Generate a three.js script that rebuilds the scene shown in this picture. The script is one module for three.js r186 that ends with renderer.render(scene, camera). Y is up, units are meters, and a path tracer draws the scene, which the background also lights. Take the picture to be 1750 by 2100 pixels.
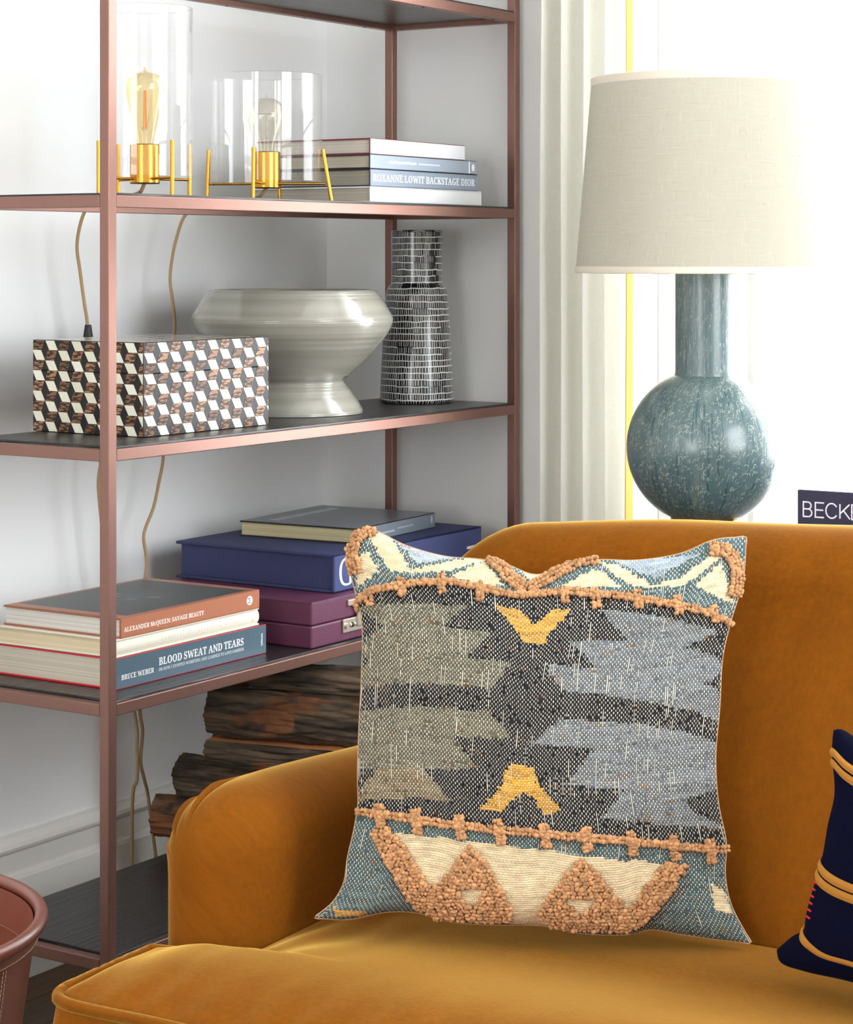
import * as THREE from 'three';
import { RoundedBoxGeometry } from 'three/addons/geometries/RoundedBoxGeometry.js';
import { mergeGeometries, mergeVertices } from 'three/addons/utils/BufferGeometryUtils.js';
import { ImprovedNoise } from 'three/addons/math/ImprovedNoise.js';
import { RectAreaLightUniformsLib } from 'three/addons/lights/RectAreaLightUniformsLib.js';

// ------------------------------------------------------------------ camera, sky, lights, exposure
const scene = new THREE.Scene();
const renderer = new THREE.WebGLRenderer({ antialias: true });
renderer.toneMapping = THREE.LinearToneMapping;
renderer.toneMappingExposure = 1.17;
renderer.shadowMap.enabled = true;
RectAreaLightUniformsLib.init();

const camera = new THREE.PerspectiveCamera(38.7, 1750 / 3150, 0.05, 60);   // level camera with a falling lens
camera.setViewOffset(1750, 3150, 0, 1050, 1750, 2100);
camera.position.set(0, 1.36, 0);
camera.rotation.y = THREE.MathUtils.degToRad(33.1);
camera.updateProjectionMatrix();
scene.add(camera);

scene.background = new THREE.Color(0.93, 0.965, 1.0);     // overcast white sky
scene.backgroundIntensity = 5;

// daylight that enters through each window of the room (a rectangle of sky just outside the glass)
function skyLight(name, w, h, pos, look, radiance, color) {
  const l = new THREE.RectAreaLight(color, radiance, w, h);
  l.name = name; l.position.set(...pos); l.lookAt(...look); scene.add(l);
  return l;
}
skyLight('daylight_far_window', 1.55, 2.0, [-1.325, 1.7, -4.32], [-1.325, 1.7, 0], 4, new THREE.Color(0.9, 0.955, 1));
skyLight('daylight_right_window', 1.4, 1.7, [1.13, 1.85, -2.6], [0, 1.85, -2.6], 8, new THREE.Color(0.92, 0.96, 1));
skyLight('daylight_rear_window', 1.7, 1.75, [-0.9, 1.72, 3.38], [-0.9, 1.72, 0], 5.5, new THREE.Color(1, 0.97, 0.93));
skyLight('daylight_left_window', 1.5, 1.75, [-3.08, 1.72, 0.9], [0, 1.72, 0.9], 9, new THREE.Color(1, 0.97, 0.93));

// ------------------------------------------------------------------ helpers
let seed = 7;
const rnd = () => { seed = (seed + 0x6d2b79f5) | 0; let t = Math.imul(seed ^ (seed >>> 15), 1 | seed); t = (t + Math.imul(t ^ (t >>> 7), 61 | t)) ^ t; return ((t ^ (t >>> 14)) >>> 0) / 4294967296; };
const rr = (a, b) => a + (b - a) * rnd();
const hash = (a, b = 0, c = 0) => { let h = (a * 374761393 + b * 668265263 + c * 2147483647) | 0; h = Math.imul(h ^ (h >>> 13), 1274126177); return ((h ^ (h >>> 16)) >>> 0) / 4294967296; };
const pn = new ImprovedNoise();
const noise = (x, y = 0, z = 0) => pn.noise(x, y, z);
const fbm = (x, y, z = 0, o = 4) => { let s = 0, a = 0.5; for (let i = 0; i < o; i++) { s += a * noise(x, y, z); x *= 2.03; y *= 2.03; z = z * 2.03 + 7.7; a *= 0.5; } return s; };
const clamp = (x, a = 0, b = 1) => Math.min(b, Math.max(a, x));
const lerp = (a, b, t) => a + (b - a) * t;
const smooth = (a, b, x) => { const t = clamp((x - a) / (b - a)); return t * t * (3 - 2 * t); };
const D = THREE.MathUtils.degToRad;
const taken = new Map();
function numbered(name) { const n = taken.get(name) ?? 0; taken.set(name, n + 1); return n ? `${name}_${String(n).padStart(3, '0')}` : name; }
function shade(o) { o.traverse((m) => { if (m.isMesh) { m.castShadow = true; m.receiveShadow = true; } }); return o; }
function obj(name, geo, mat, parent) {
  const g = Array.isArray(geo) ? mergeGeometries(geo.map((q) => (q.index ? q.toNonIndexed() : q))) : geo;
  const m = new THREE.Mesh(g, mat); m.castShadow = m.receiveShadow = true;
  m.name = parent ? name : numbered(name);
  (parent ?? scene).add(m);
  return m;
}
function thing(name, label, category, pos = [0, 0, 0], turn = 0, group) {
  const g = new THREE.Group(); g.name = numbered(name); g.position.set(...pos); g.rotation.y = turn;
  g.userData = { label, category }; if (group) g.userData.group = group;
  scene.add(g); return g;
}
function struct(name, geo, mat, label) { const m = obj(name, geo, mat); m.userData = { kind: 'structure', label: label ?? name.replace(/_/g, ' ') }; return m; }
// uv in metres from the dominant axis of each vertex normal; the u axis follows "grain"
function metreUV(g, grain = 'z') {
  const p = g.attributes.position, n = g.attributes.normal, uv = new Float32Array(p.count * 2);
  for (let i = 0; i < p.count; i++) {
    const ax = Math.abs(n.getX(i)), ay = Math.abs(n.getY(i)), az = Math.abs(n.getZ(i)), x = p.getX(i), y = p.getY(i), z = p.getZ(i);
    let a, b;
    if (ax >= ay && ax >= az) { [a, b] = grain === 'y' ? [y, z] : [z, y]; }
    else if (ay >= az) { [a, b] = grain === 'x' ? [x, z] : [z, x]; }
    else { [a, b] = grain === 'y' ? [y, x] : [x, y]; }
    uv[2 * i] = a; uv[2 * i + 1] = b;
  }
  g.setAttribute('uv', new THREE.BufferAttribute(uv, 2));
  return g;
}
function bx(w, h, d, x = 0, y = 0, z = 0, r = 0, grain = 'z') {
  const g = r > 0 ? new RoundedBoxGeometry(w, h, d, 2, Math.min(r, w / 2.01, h / 2.01, d / 2.01)) : new THREE.BoxGeometry(w, h, d);
  g.translate(x, y, z);
  return metreUV(g, grain);
}
const cyl = (r0, r1, h, x, y, z, n = 24, open = false) => new THREE.CylinderGeometry(r1, r0, h, n, 1, open).translate(x, y, z);
function rod(a, b, r, n = 10) {
  const A = new THREE.Vector3(...a), B = new THREE.Vector3(...b), d = B.clone().sub(A), L = d.length();
  const g = new THREE.CylinderGeometry(r, r, L, n); g.translate(0, L / 2, 0);
  g.applyQuaternion(new THREE.Quaternion().setFromUnitVectors(new THREE.Vector3(0, 1, 0), d.normalize())); g.translate(...a);
  return g;
}
const tube = (pts, r, seg = 60, n = 8, closed = false) => new THREE.TubeGeometry(new THREE.CatmullRomCurve3(pts.map((p) => new THREE.Vector3(...p)), closed, 'catmullrom', 0.5), seg, r, n, closed);
const lathe = (pts, n = 72) => new THREE.LatheGeometry(pts.map(([r, y]) => new THREE.Vector2(r, y)), n);
function grid(nu, nv, fn, uvfn) {   // smooth patch of (nu+1) x (nv+1) points
  const pos = [], uv = [], idx = [];
  for (let j = 0; j <= nv; j++) for (let i = 0; i <= nu; i++) { const s = i / nu, t = j / nv; pos.push(...fn(s, t)); uv.push(...(uvfn ? uvfn(s, t) : [s, t])); }
  for (let j = 0; j < nv; j++) for (let i = 0; i < nu; i++) { const a = j * (nu + 1) + i, b = a + 1, c = a + nu + 1, d = c + 1; idx.push(a, c, b, b, c, d); }
  const g = new THREE.BufferGeometry();
  g.setAttribute('position', new THREE.Float32BufferAttribute(pos, 3)); g.setAttribute('uv', new THREE.Float32BufferAttribute(uv, 2)); g.setIndex(idx); g.computeVertexNormals();
  return g;
}
function dataTex(w, h, fn, { srgb = false, repeat = [1, 1] } = {}) {   // fn -> [r,g,b] in 0..1 (srgb values when srgb)
  const a = new Uint8Array(w * h * 4);
  for (let y = 0; y < h; y++) for (let x = 0; x < w; x++) { const c = fn(x / w, y / h, x, y), o = (y * w + x) * 4; if (typeof c === 'number') { a[o] = a[o + 1] = a[o + 2] = clamp(c) * 255; } else { a[o] = clamp(c[0]) * 255; a[o + 1] = clamp(c[1]) * 255; a[o + 2] = clamp(c[2]) * 255; } a[o + 3] = 255; }
  const t = new THREE.DataTexture(a, w, h); t.magFilter = THREE.LinearFilter; t.minFilter = THREE.LinearMipmapLinearFilter; t.generateMipmaps = true;
  t.wrapS = t.wrapT = THREE.RepeatWrapping; t.repeat.set(...repeat); if (srgb) t.colorSpace = THREE.SRGBColorSpace; t.needsUpdate = true; return t;
}
function canvasTex(w, h, draw, srgb = true) {
  const c = document.createElement('canvas'); c.width = w; c.height = h; draw(c.getContext('2d'), w, h);
  const t = new THREE.CanvasTexture(c); if (srgb) t.colorSpace = THREE.SRGBColorSpace; t.magFilter = THREE.LinearFilter; return t;
}
// tileable noise on a torus of the unit square
const tnoise = (u, v, f, o = 3, ax = 1, ay = 1) => { let s = 0, a = 0.5; for (let i = 0; i < o; i++) { const k = f * 2 ** i, fx = Math.round(k * ax), fy = Math.round(k * ay); const W = (x, y) => noise(x, y, 3.3 + i * 5.1); const x = u * fx, y = v * fy; s += a * lerp(lerp(W(x, y), W(x - fx, y), u), lerp(W(x, y - fy), W(x - fx, y - fy), u), v); a *= 0.5; } return s; };
const std = (o) => new THREE.MeshStandardMaterial(o), phys = (o) => new THREE.MeshPhysicalMaterial(o);
const hex = (r, g, b) => new THREE.Color().setRGB(r / 255, g / 255, b / 255, THREE.SRGBColorSpace);

// ------------------------------------------------------------------ shared materials
const plasterBump = dataTex(256, 256, (u, v) => 0.5 + 0.6 * tnoise(u, v, 8, 4), { repeat: [1.2, 1.2] });
const M = {};
M.wall = std({ color: hex(232, 233, 232), roughness: 0.75, bumpMap: plasterBump, bumpScale: 0.0012 });
M.trim = std({ color: hex(226, 225, 219), roughness: 0.4 });
M.ceiling = std({ color: hex(235, 234, 230), roughness: 0.9 });
const brushed = dataTex(256, 64, (u, v) => 0.5 + 0.7 * tnoise(u, v, 4, 4, 1, 6), { repeat: [3, 20] });
M.copper = std({ color: hex(142, 106, 95), metalness: 0.8, roughness: 0.38, bumpMap: brushed, bumpScale: 0.00006 });
const boardTex = dataTex(1024, 512, (u, v) => { const g = tnoise(u, v, 3, 3, 1, 20) + 0.6 * tnoise(u, v, 6, 2, 1, 30), k = 0.15 + 0.09 * g; return [k * 1.05, k, k * 0.98]; }, { srgb: true, repeat: [1.2, 2.4] });
const boardBump = dataTex(1024, 512, (u, v) => { const g = tnoise(u + 0.3, v, 4, 3, 1, 24); return 0.5 + 1.3 * (g > 0 ? g : 0.3 * g); }, { repeat: [1.6, 3.2] });
M.board = phys({ map: boardTex, roughness: 0.3, bumpMap: boardBump, bumpScale: 0.0016, specularIntensity: 1 });
M.brass = std({ color: hex(196, 142, 58), metalness: 1, roughness: 0.26 });
M.glass = phys({ color: 0xffffff, transmission: 1, thickness: 0, roughness: 0.0, ior: 1.36 });
M.paneGlass = phys({ color: 0xffffff, transmission: 1, thickness: 0, roughness: 0.0, ior: 1.5 });
M.black = std({ color: hex(28, 28, 30), roughness: 0.5 });
M.cordCloth = std({ color: hex(168, 142, 104), roughness: 0.9 });

// ------------------------------------------------------------------ the room
const XL = -2.9, ZF = -4.035, XR = 0.95, ZR = 3.2, HC = 2.9, T = 0.16;
const floorTone = [[74, 54, 34], [66, 47, 30], [80, 58, 37]].map(([r, g, b], i) => std({ roughness: 0.5, map: dataTex(512, 128, (u, v) => { const n = 1 + 0.5 * tnoise(u, v, 3, 3, 1, 8) + 0.06 * i; return [r / 255 * n, g / 255 * n, b / 255 * n]; }, { srgb: true, repeat: [0.7, 5] }) }));
const floor = struct('floor', bx(XR - XL + 2 * T, 0.1, ZR - ZF + 2 * T, (XL + XR) / 2, -0.06, (ZF + ZR) / 2), std({ color: hex(40, 28, 18), roughness: 0.8 }), 'dark brown wooden floor');
for (let i = 0, x = XL; x < XR - 0.01; i++, x += 0.11) {
  const cut = -2.4 + 3 * hash(i, 5);
  for (const [a, b] of [[ZF, cut], [cut, ZR]]) obj('floor_board', bx(0.108, 0.012, b - a - 0.002, x + 0.055, -0.006, (a + b) / 2), floorTone[Math.floor(hash(i, Math.round(a)) * 3)], floor);
}
struct('ceiling', bx(XR - XL + 2 * T, 0.12, ZR - ZF + 2 * T, (XL + XR) / 2, HC + 0.06, (ZF + ZR) / 2), M.ceiling, 'white ceiling above the room');

// a wall with one window opening, along x (at z) or along z (at x)
function windowWall(name, axis, at, a0, a1, o0, o1, y0, y1, label, mat = M.wall) {
  const parts = [[a0, o0, 0, HC], [o1, a1, 0, HC], [o0, o1, 0, y0], [o0, o1, y1, HC]].map(([a, b, c, d]) =>
    axis === 'x' ? bx(b - a, d - c, T, (a + b) / 2, (c + d) / 2, at) : bx(T, d - c, b - a, at, (c + d) / 2, (a + b) / 2));
  return struct(name, parts, mat, label);
}
const W1 = [-2.1, -0.55, 0.7, 2.7];
windowWall('wall_far', 'x', ZF - T / 2, XL - T, XR + T, W1[0], W1[1], W1[2], W1[3], 'white wall with the window');
windowWall('wall_left', 'z', XL - T / 2, ZF - T, ZR + T, 0.15, 1.65, 0.85, 2.6, 'pale grey wall behind the shelving unit', M.wall);
windowWall('wall_rear', 'x', ZR + T / 2, XL - T, XR + T, -1.75, -0.05, 0.85, 2.6, 'white wall behind the viewer');
windowWall('wall_right', 'z', XR + T / 2, ZF - T, ZR + T, -3.3, -1.9, 1.0, 2.7, 'white wall on the right');
// windows: frame, mullions and panes
function windowUnit(name, axis, at, o0, o1, y0, y1, stiles, rails, label) {
  const g = new THREE.Group(); g.name = name; g.userData = { kind: 'structure', label }; scene.add(g);
  const put = (n, a0, a1, c0, c1, d, mat, r = 0.003) => obj(n, axis === 'x' ? bx(a1 - a0, c1 - c0, d, (a0 + a1) / 2, (c0 + c1) / 2, at, r) : bx(d, c1 - c0, a1 - a0, at, (c0 + c1) / 2, (a0 + a1) / 2, r), mat, g);
  put('window_frame', o0, o0 + 0.03, y0, y1, 0.07, M.trim); put('window_frame', o1 - 0.03, o1, y0, y1, 0.07, M.trim);
  put('window_frame', o0, o1, y0, y0 + 0.04, 0.07, M.trim); put('window_frame', o0, o1, y1 - 0.03, y1, 0.07, M.trim);
  for (const [a, b] of stiles) put('mullion', a, b, y0 + 0.04, y1 - 0.03, 0.05, M.trim);
  const cols = [o0 + 0.03, ...stiles.flat(), o1 - 0.03], rowY = [y0 + 0.04, ...rails.flat(), y1 - 0.03];
  for (let i = 0; i < cols.length; i += 2) {
    for (const [c, d] of rails) put('glazing_bar', cols[i], cols[i + 1], c, d, 0.03, M.trim);
    for (let j = 0; j < rowY.length; j += 2) put('window_pane', cols[i], cols[i + 1], rowY[j], rowY[j + 1], 0.004, M.paneGlass, 0);
  }
  return g;
}
windowUnit('window_1', 'x', ZF - 0.11, W1[0], W1[1], W1[2], W1[3], [[-1.985, -1.955], [-1.9, -1.885]], [[1.668, 1.676]], 'overexposed white window behind the lamp');
windowUnit('window_2', 'x', ZR + 0.09, -1.75, -0.05, 0.85, 2.6, [[-0.93, -0.87]], [[1.7, 1.74]], 'window behind the viewer');
windowUnit('window_3', 'z', XR + 0.09, -3.3, -1.9, 1.0, 2.7, [[-2.63, -2.57]], [[1.7, 1.74]], 'window on the right');
windowUnit('window_4', 'z', XL - 0.09, 0.15, 1.65, 0.85, 2.6, [[0.87, 0.93]], [[1.7, 1.74]], 'window in the left wall, beside the viewer');
// moulded skirting boards
function skirting(name, len, place, label) {
  const s = new THREE.Shape();
  [[0, 0], [0.022, 0], [0.022, 0.192], [0.019, 0.199], [0.014, 0.201], [0.013, 0.206], [0.013, 0.24], [0.016, 0.244], [0.022, 0.247], [0.024, 0.253], [0.021, 0.26], [0.013, 0.264], [0.010, 0.27], [0.009, 0.275], [0, 0.275]].forEach(([x, y], i) => (i ? s.lineTo(x, y) : s.moveTo(x, y)));
  const g = new THREE.ExtrudeGeometry(s, { depth: len, bevelEnabled: false }); place(g);
  return struct(name, g, M.trim, label);
}
skirting('baseboard_left', ZR - ZF, (g) => g.translate(XL, 0, ZF), 'tall moulded white baseboard along the left wall');
skirting('baseboard_far', XR - XL - 0.03, (g) => { g.rotateY(Math.PI / 2); g.scale(1, 1, -1); g.index ?? 0; g.translate(XL + 0.026, 0, ZF); const p = g.attributes.position; void p; }, 'tall moulded white baseboard under the window');

// ------------------------------------------------------------------ shelving unit
const SX = -2.378, SZ = -2.70, SD = 0.335, SLEN = 1.313, PS = 0.02;    // front plane, near end, depth, length, tube size
const LV = [1.8765, 1.46, 1.044, 0.6275, 0.211];
{
  const t = thing('shelving_unit', 'tall bronze metal frame shelving unit with dark wood shelves', 'shelf', [SX, 0, SZ]);
  for (const [x, z] of [[0, 0], [-SD + PS, 0], [0, -SLEN + PS], [-SD + PS, -SLEN + PS]]) obj('post', bx(PS, 2.32, PS, x - PS / 2, 1.16, z - PS / 2, 0.0018, 'y'), M.copper, t);
  for (const y of [2.293, ...LV]) {
    for (const x of [0, -SD + PS]) obj('rail', bx(PS, PS, SLEN - 2 * PS, x - PS / 2, y - PS / 2, -SLEN / 2, 0.0015), M.copper, t);
    for (const z of [0, -SLEN + PS]) obj('rail', bx(SD - 2 * PS, PS, PS, -SD / 2, y - PS / 2, z - PS / 2, 0.0015, 'x'), M.copper, t);
    const b = obj('shelf_board', bx(SD - 0.010, 0.014, SLEN - 2 * PS - 0.004, -SD / 2, y - 0.003, -SLEN / 2, 0.001), M.board, t); b.userData.label = 'dark stained wood shelf';
    if (y === LV[0]) for (const [x, z] of [[-0.01, -0.35], [-0.01, -0.62], [-0.01, -0.95], [-0.01, -1.22], [-SD + 0.01, -0.5], [-SD + 0.01, -0.72], [-SD + 0.01, -0.98], [-SD + 0.01, -1.2]]) obj('screw', cyl(0.003, 0.003, 0.0012, x, y - PS - 0.0004, z, 10), M.black, t);
  }
}
const TOP = (i) => LV[i] + 0.0041;   // top of a shelf board

// ------------------------------------------------------------------ books
const paperTex = (r, g, b, k) => dataTex(8, 256, (u, v) => { const n = 1 + 0.16 * (hash(Math.floor(v * 64), k) - 0.5) + 0.1 * (hash(Math.floor(v * 256), k) - 0.5); return [r / 255 * n, g / 255 * n, b / 255 * n]; }, { srgb: true });
function pageMaterial(r, g, b, k, thick) { const t = paperTex(r, g, b, k); t.repeat.set(1, 1 / thick); return std({ map: t, roughness: 0.95 }); }
// spine on the plane x = 0 facing +x, body towards -x, from z = 0 to -l
function book({ name = 'hardcover_book', label, category = 'book', group, pos, turn = 0, w, l, h, cover, spineMat, topMat, pages = [214, 206, 188], board = 0.003, round = 0, k = 1 }) {
  const t = thing(name, label, category, pos, turn, group), o = 0.004;
  const pm = pageMaterial(...pages, k, h * 0.9);
  obj('pages', bx(w - o - 0.002 - round, h - 2 * board, l - 2 * o, -(w + 0.002 + round - o) / 2 - 0.001, h / 2, -l / 2), pm, t);
  obj('back_cover', bx(w, board, l, -w / 2, board / 2, -l / 2, 0.001), cover, t);
  const f = obj('front_cover', bx(w, board, l, -w / 2, h - board / 2, -l / 2, 0.001), cover, t);
  if (round > 0) {
    const g = grid(10, 1, (s, q) => { const a = (s - 0.5) * Math.PI * 0.92; return [-round + Math.cos(a) * round, h / 2 + Math.sin(a) * h / 2, -q * l]; }, (s, q) => [q, s]);
    const sp = obj('spine', g, spineMat ?? cover, t); sp.material.side = THREE.DoubleSide;
  } else {
    obj('spine', bx(board, h - 0.0008, l, -board / 2, h / 2, -l / 2, 0.001), cover, t);
    if (spineMat) { const g = new THREE.PlaneGeometry(l - 0.002, h - 0.003); g.rotateY(Math.PI / 2); g.translate(0.0004, h / 2, -l / 2); obj('spine_print', g, spineMat, t); }
  }
  if (topMat) { const g = new THREE.PlaneGeometry(w - 0.002, l - 0.002); g.rotateX(-Math.PI / 2); g.translate(-w / 2, h + 0.0004, -l / 2); obj('cover_print', g, topMat, f); }
  return t;
}
const paint = (r, g, b, rough = 0.5) => std({ color: hex(r, g, b), roughness: rough });
function spineTex(l, h, bg, draw) { const W = 2048, H = Math.round(W * h / l / 16) * 16; return canvasTex(W, H, (c) => { c.fillStyle = bg; c.fillRect(0, 0, W, H); draw(c, W, H); }); }
function fitText(c, text, x, y, width, font, fill) { c.font = font; c.fillStyle = fill; c.textBaseline = 'alphabetic'; const m = c.measureText(text).width; c.save(); c.translate(x, y); c.scale(width / m, 1); c.fillText(text, 0, 0); c.restore(); }

// three books at the near end of the low shelf
{
  const y0 = TOP(3), G = 'stack of books by the near post';
  const l1 = 0.415, h1 = 0.053;
  const blue = spineTex(l1, h1, '#4c6270', (c, W, H) => {
    fitText(c, 'BLOOD SWEAT AND TEARS', W * 0.265, H * 0.53, W * 0.575, `bold ${H * 0.36}px serif`, '#f2f2ee');
    fitText(c, 'OR HOW I STOPPED WORRYING AND LEARNED TO LOVE FASHION', W * 0.265, H * 0.73, W * 0.575, `${H * 0.15}px serif`, '#e8e8e4');
    fitText(c, 'BRUCE WEBER', W * 0.03, H * 0.73, W * 0.205, `bold ${H * 0.24}px serif`, '#eeeeea');
    c.save(); c.translate(W * 0.975, H * 0.72); c.rotate(-Math.PI / 2); fitText(c, 'teNeues', 0, 0, H * 0.46, `bold ${H * 0.15}px sans-serif`, '#f4f4f0'); c.restore();
  });
  book({ label: 'thick slate blue hardcover with white capitals on its spine, lowest of the three', pos: [-2.438, y0, -2.786], w: 0.315, l: l1, h: h1, cover: paint(190, 22, 40, 0.45), spineMat: std({ map: blue, roughness: 0.35 }), topMat: paint(62, 70, 76, 0.35), pages: [196, 188, 172], k: 11, group: G });
  book({ label: 'cream cloth book with a rounded faded spine between brown and blue books', pos: [-2.441, y0 + h1, -2.79], turn: D(0.5), w: 0.272, l: 0.398, h: 0.031, round: 0.012, cover: paint(226, 219, 200, 0.8), spineMat: std({ roughness: 0.85, map: canvasTex(1024, 96, (c, W, H) => { c.fillStyle = '#e4dfd0'; c.fillRect(0, 0, W, H); c.globalAlpha = 0.35; c.fillStyle = '#b9b2a2'; for (let i = 0; i < 26; i++) c.fillRect(W * (0.3 + 0.021 * i), H * 0.42, 8 + 10 * rnd(), H * 0.16); c.fillRect(W * 0.945, H * 0.3, 18, H * 0.4); for (let i = 0; i < 160; i++) { c.globalAlpha = 0.05 + 0.1 * rnd(); c.fillRect(rnd() * W, rnd() * H, 20 * rnd(), 6 * rnd()); } }) }), pages: [214, 200, 168], k: 12, group: G });
  const l3 = 0.386, h3 = 0.034;
  const brown = spineTex(l3, h3, '#a9694b', (c, W, H) => {
    fitText(c, 'ALEXANDER M\u1d04QUEEN: SAVAGE BEAUTY'.replace('\u1d04', 'c'), W * 0.02, H * 0.72, W * 0.56, `bold ${H * 0.34}px serif`, '#f5efe6');
    c.fillStyle = '#efe9df'; c.beginPath(); c.ellipse(W * 0.925, H * 0.48, H * 0.27, H * 0.27, 0, 0, 7); c.fill();
    c.strokeStyle = '#6b4a3a'; c.lineWidth = 7; c.beginPath(); const x = W * 0.925, y = H * 0.48, a = H * 0.13; c.moveTo(x + a, y - a); c.lineTo(x - a, y - a); c.lineTo(x + a * 0.3, y); c.lineTo(x - a, y + a); c.lineTo(x + a, y + a); c.stroke();
  });
  const art = canvasTex(1024, 768, (c, W, H) => {
    c.fillStyle = '#a3674b'; c.fillRect(0, 0, W, H); c.fillStyle = '#34383a'; c.fillRect(W * 0.035, H * 0.06, W * 0.93, H * 0.87);
    for (let i = 0; i < 420; i++) { const a = rnd() * 6.28, r = rnd(); const x = W * (0.5 + 0.3 * r * Math.cos(a)), y = H * (0.52 + 0.24 * r * Math.sin(a)); c.globalAlpha = 0.05; c.fillStyle = rnd() > 0.5 ? '#8fa0a0' : '#1c1f20'; c.beginPath(); c.ellipse(x, y, 30 + 50 * rnd(), 6 + 12 * rnd(), -0.5, 0, 7); c.fill(); }
    c.globalAlpha = 0.7; c.fillStyle = '#8fb0ae'; for (const [x, y, w, h] of [[0.3, 0.5, 60, 12], [0.38, 0.55, 40, 9], [0.62, 0.46, 46, 10], [0.55, 0.56, 30, 7]]) { c.beginPath(); c.ellipse(W * x, H * y, w, h, -0.4, 0, 7); c.fill(); }
  });
  book({ label: 'brown clothbound book with dark photographic cover, topmost of its stack', pos: [-2.44, y0 + h1 + 0.0312, -2.8], turn: D(0.3), w: 0.268, l: l3, h: h3, cover: paint(158, 96, 68, 0.7), spineMat: std({ map: brown, roughness: 0.75 }), topMat: std({ map: art, roughness: 0.35 }), pages: [206, 204, 196], k: 13, group: G });
}
// four books at the far end of the upper shelf
{
  const y0 = TOP(1), G = 'stack of books beside the glass lamps';
  const white = (r, g, b, rough = 0.4) => paint(r, g, b, rough);
  const hs = [0.0315, 0.0345, 0.0285, 0.0315];
  book({ label: 'white hardcover with white spine, lowest of four books by the glass lamps', pos: [-2.412, y0, -3.5], w: 0.29, l: 0.412, h: hs[0], cover: white(226, 228, 230), pages: [178, 172, 158], k: 21, group: G });
  const dior = spineTex(0.395, hs[1], '#8b97a8', (c, W, H) => fitText(c, 'ROXANNE LOWIT BACKSTAGE DIOR', W * 0.02, H * 0.72, W * 0.95, `bold ${H * 0.62}px serif`, '#f4f7fb'));
  book({ label: 'grey hardcover with large white serif capitals along its spine', pos: [-2.414, y0 + hs[0], -3.502], w: 0.285, l: 0.398, h: hs[1], cover: white(52, 52, 56), spineMat: std({ map: dior, roughness: 0.3 }), pages: [150, 146, 134], k: 22, group: G });
  const ed = spineTex(0.392, hs[2], '#9aa6b6', (c, W, H) => { c.globalAlpha = 0.7; c.fillStyle = '#eef2f8'; for (let i = 0; i < 14; i++) c.fillRect(W * (0.17 + 0.018 * i), H * (0.36 + 0.05 * hash(i, 3)), W * 0.013, H * 0.2); for (let i = 0; i < 15; i++) c.fillRect(W * (0.44 + 0.0135 * i), H * 0.44, W * 0.01, H * 0.12); c.globalAlpha = 1; c.fillStyle = '#eef2f8'; c.fillRect(W * 0.925, 0, W * 0.012, H); c.beginPath(); c.ellipse(W * 0.97, H * 0.5, H * 0.2, H * 0.3, 0, 0, 7); c.fill(); });
  book({ label: 'pale grey hardcover with small faint title under the white book', pos: [-2.413, y0 + hs[0] + hs[1], -3.5], w: 0.28, l: 0.392, h: hs[2], cover: white(40, 40, 44), spineMat: std({ map: ed, roughness: 0.3 }), pages: [176, 170, 152], k: 23, group: G });
  book({ label: 'white jacketed book with red boards, topmost of four by the glass lamps', pos: [-2.416, y0 + hs[0] + hs[1] + hs[2], -3.505], turn: D(0.8), w: 0.276, l: 0.355, h: hs[3], cover: white(122, 34, 52), spineMat: white(232, 235, 240), pages: [196, 190, 178], k: 24, group: G });
}
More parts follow.
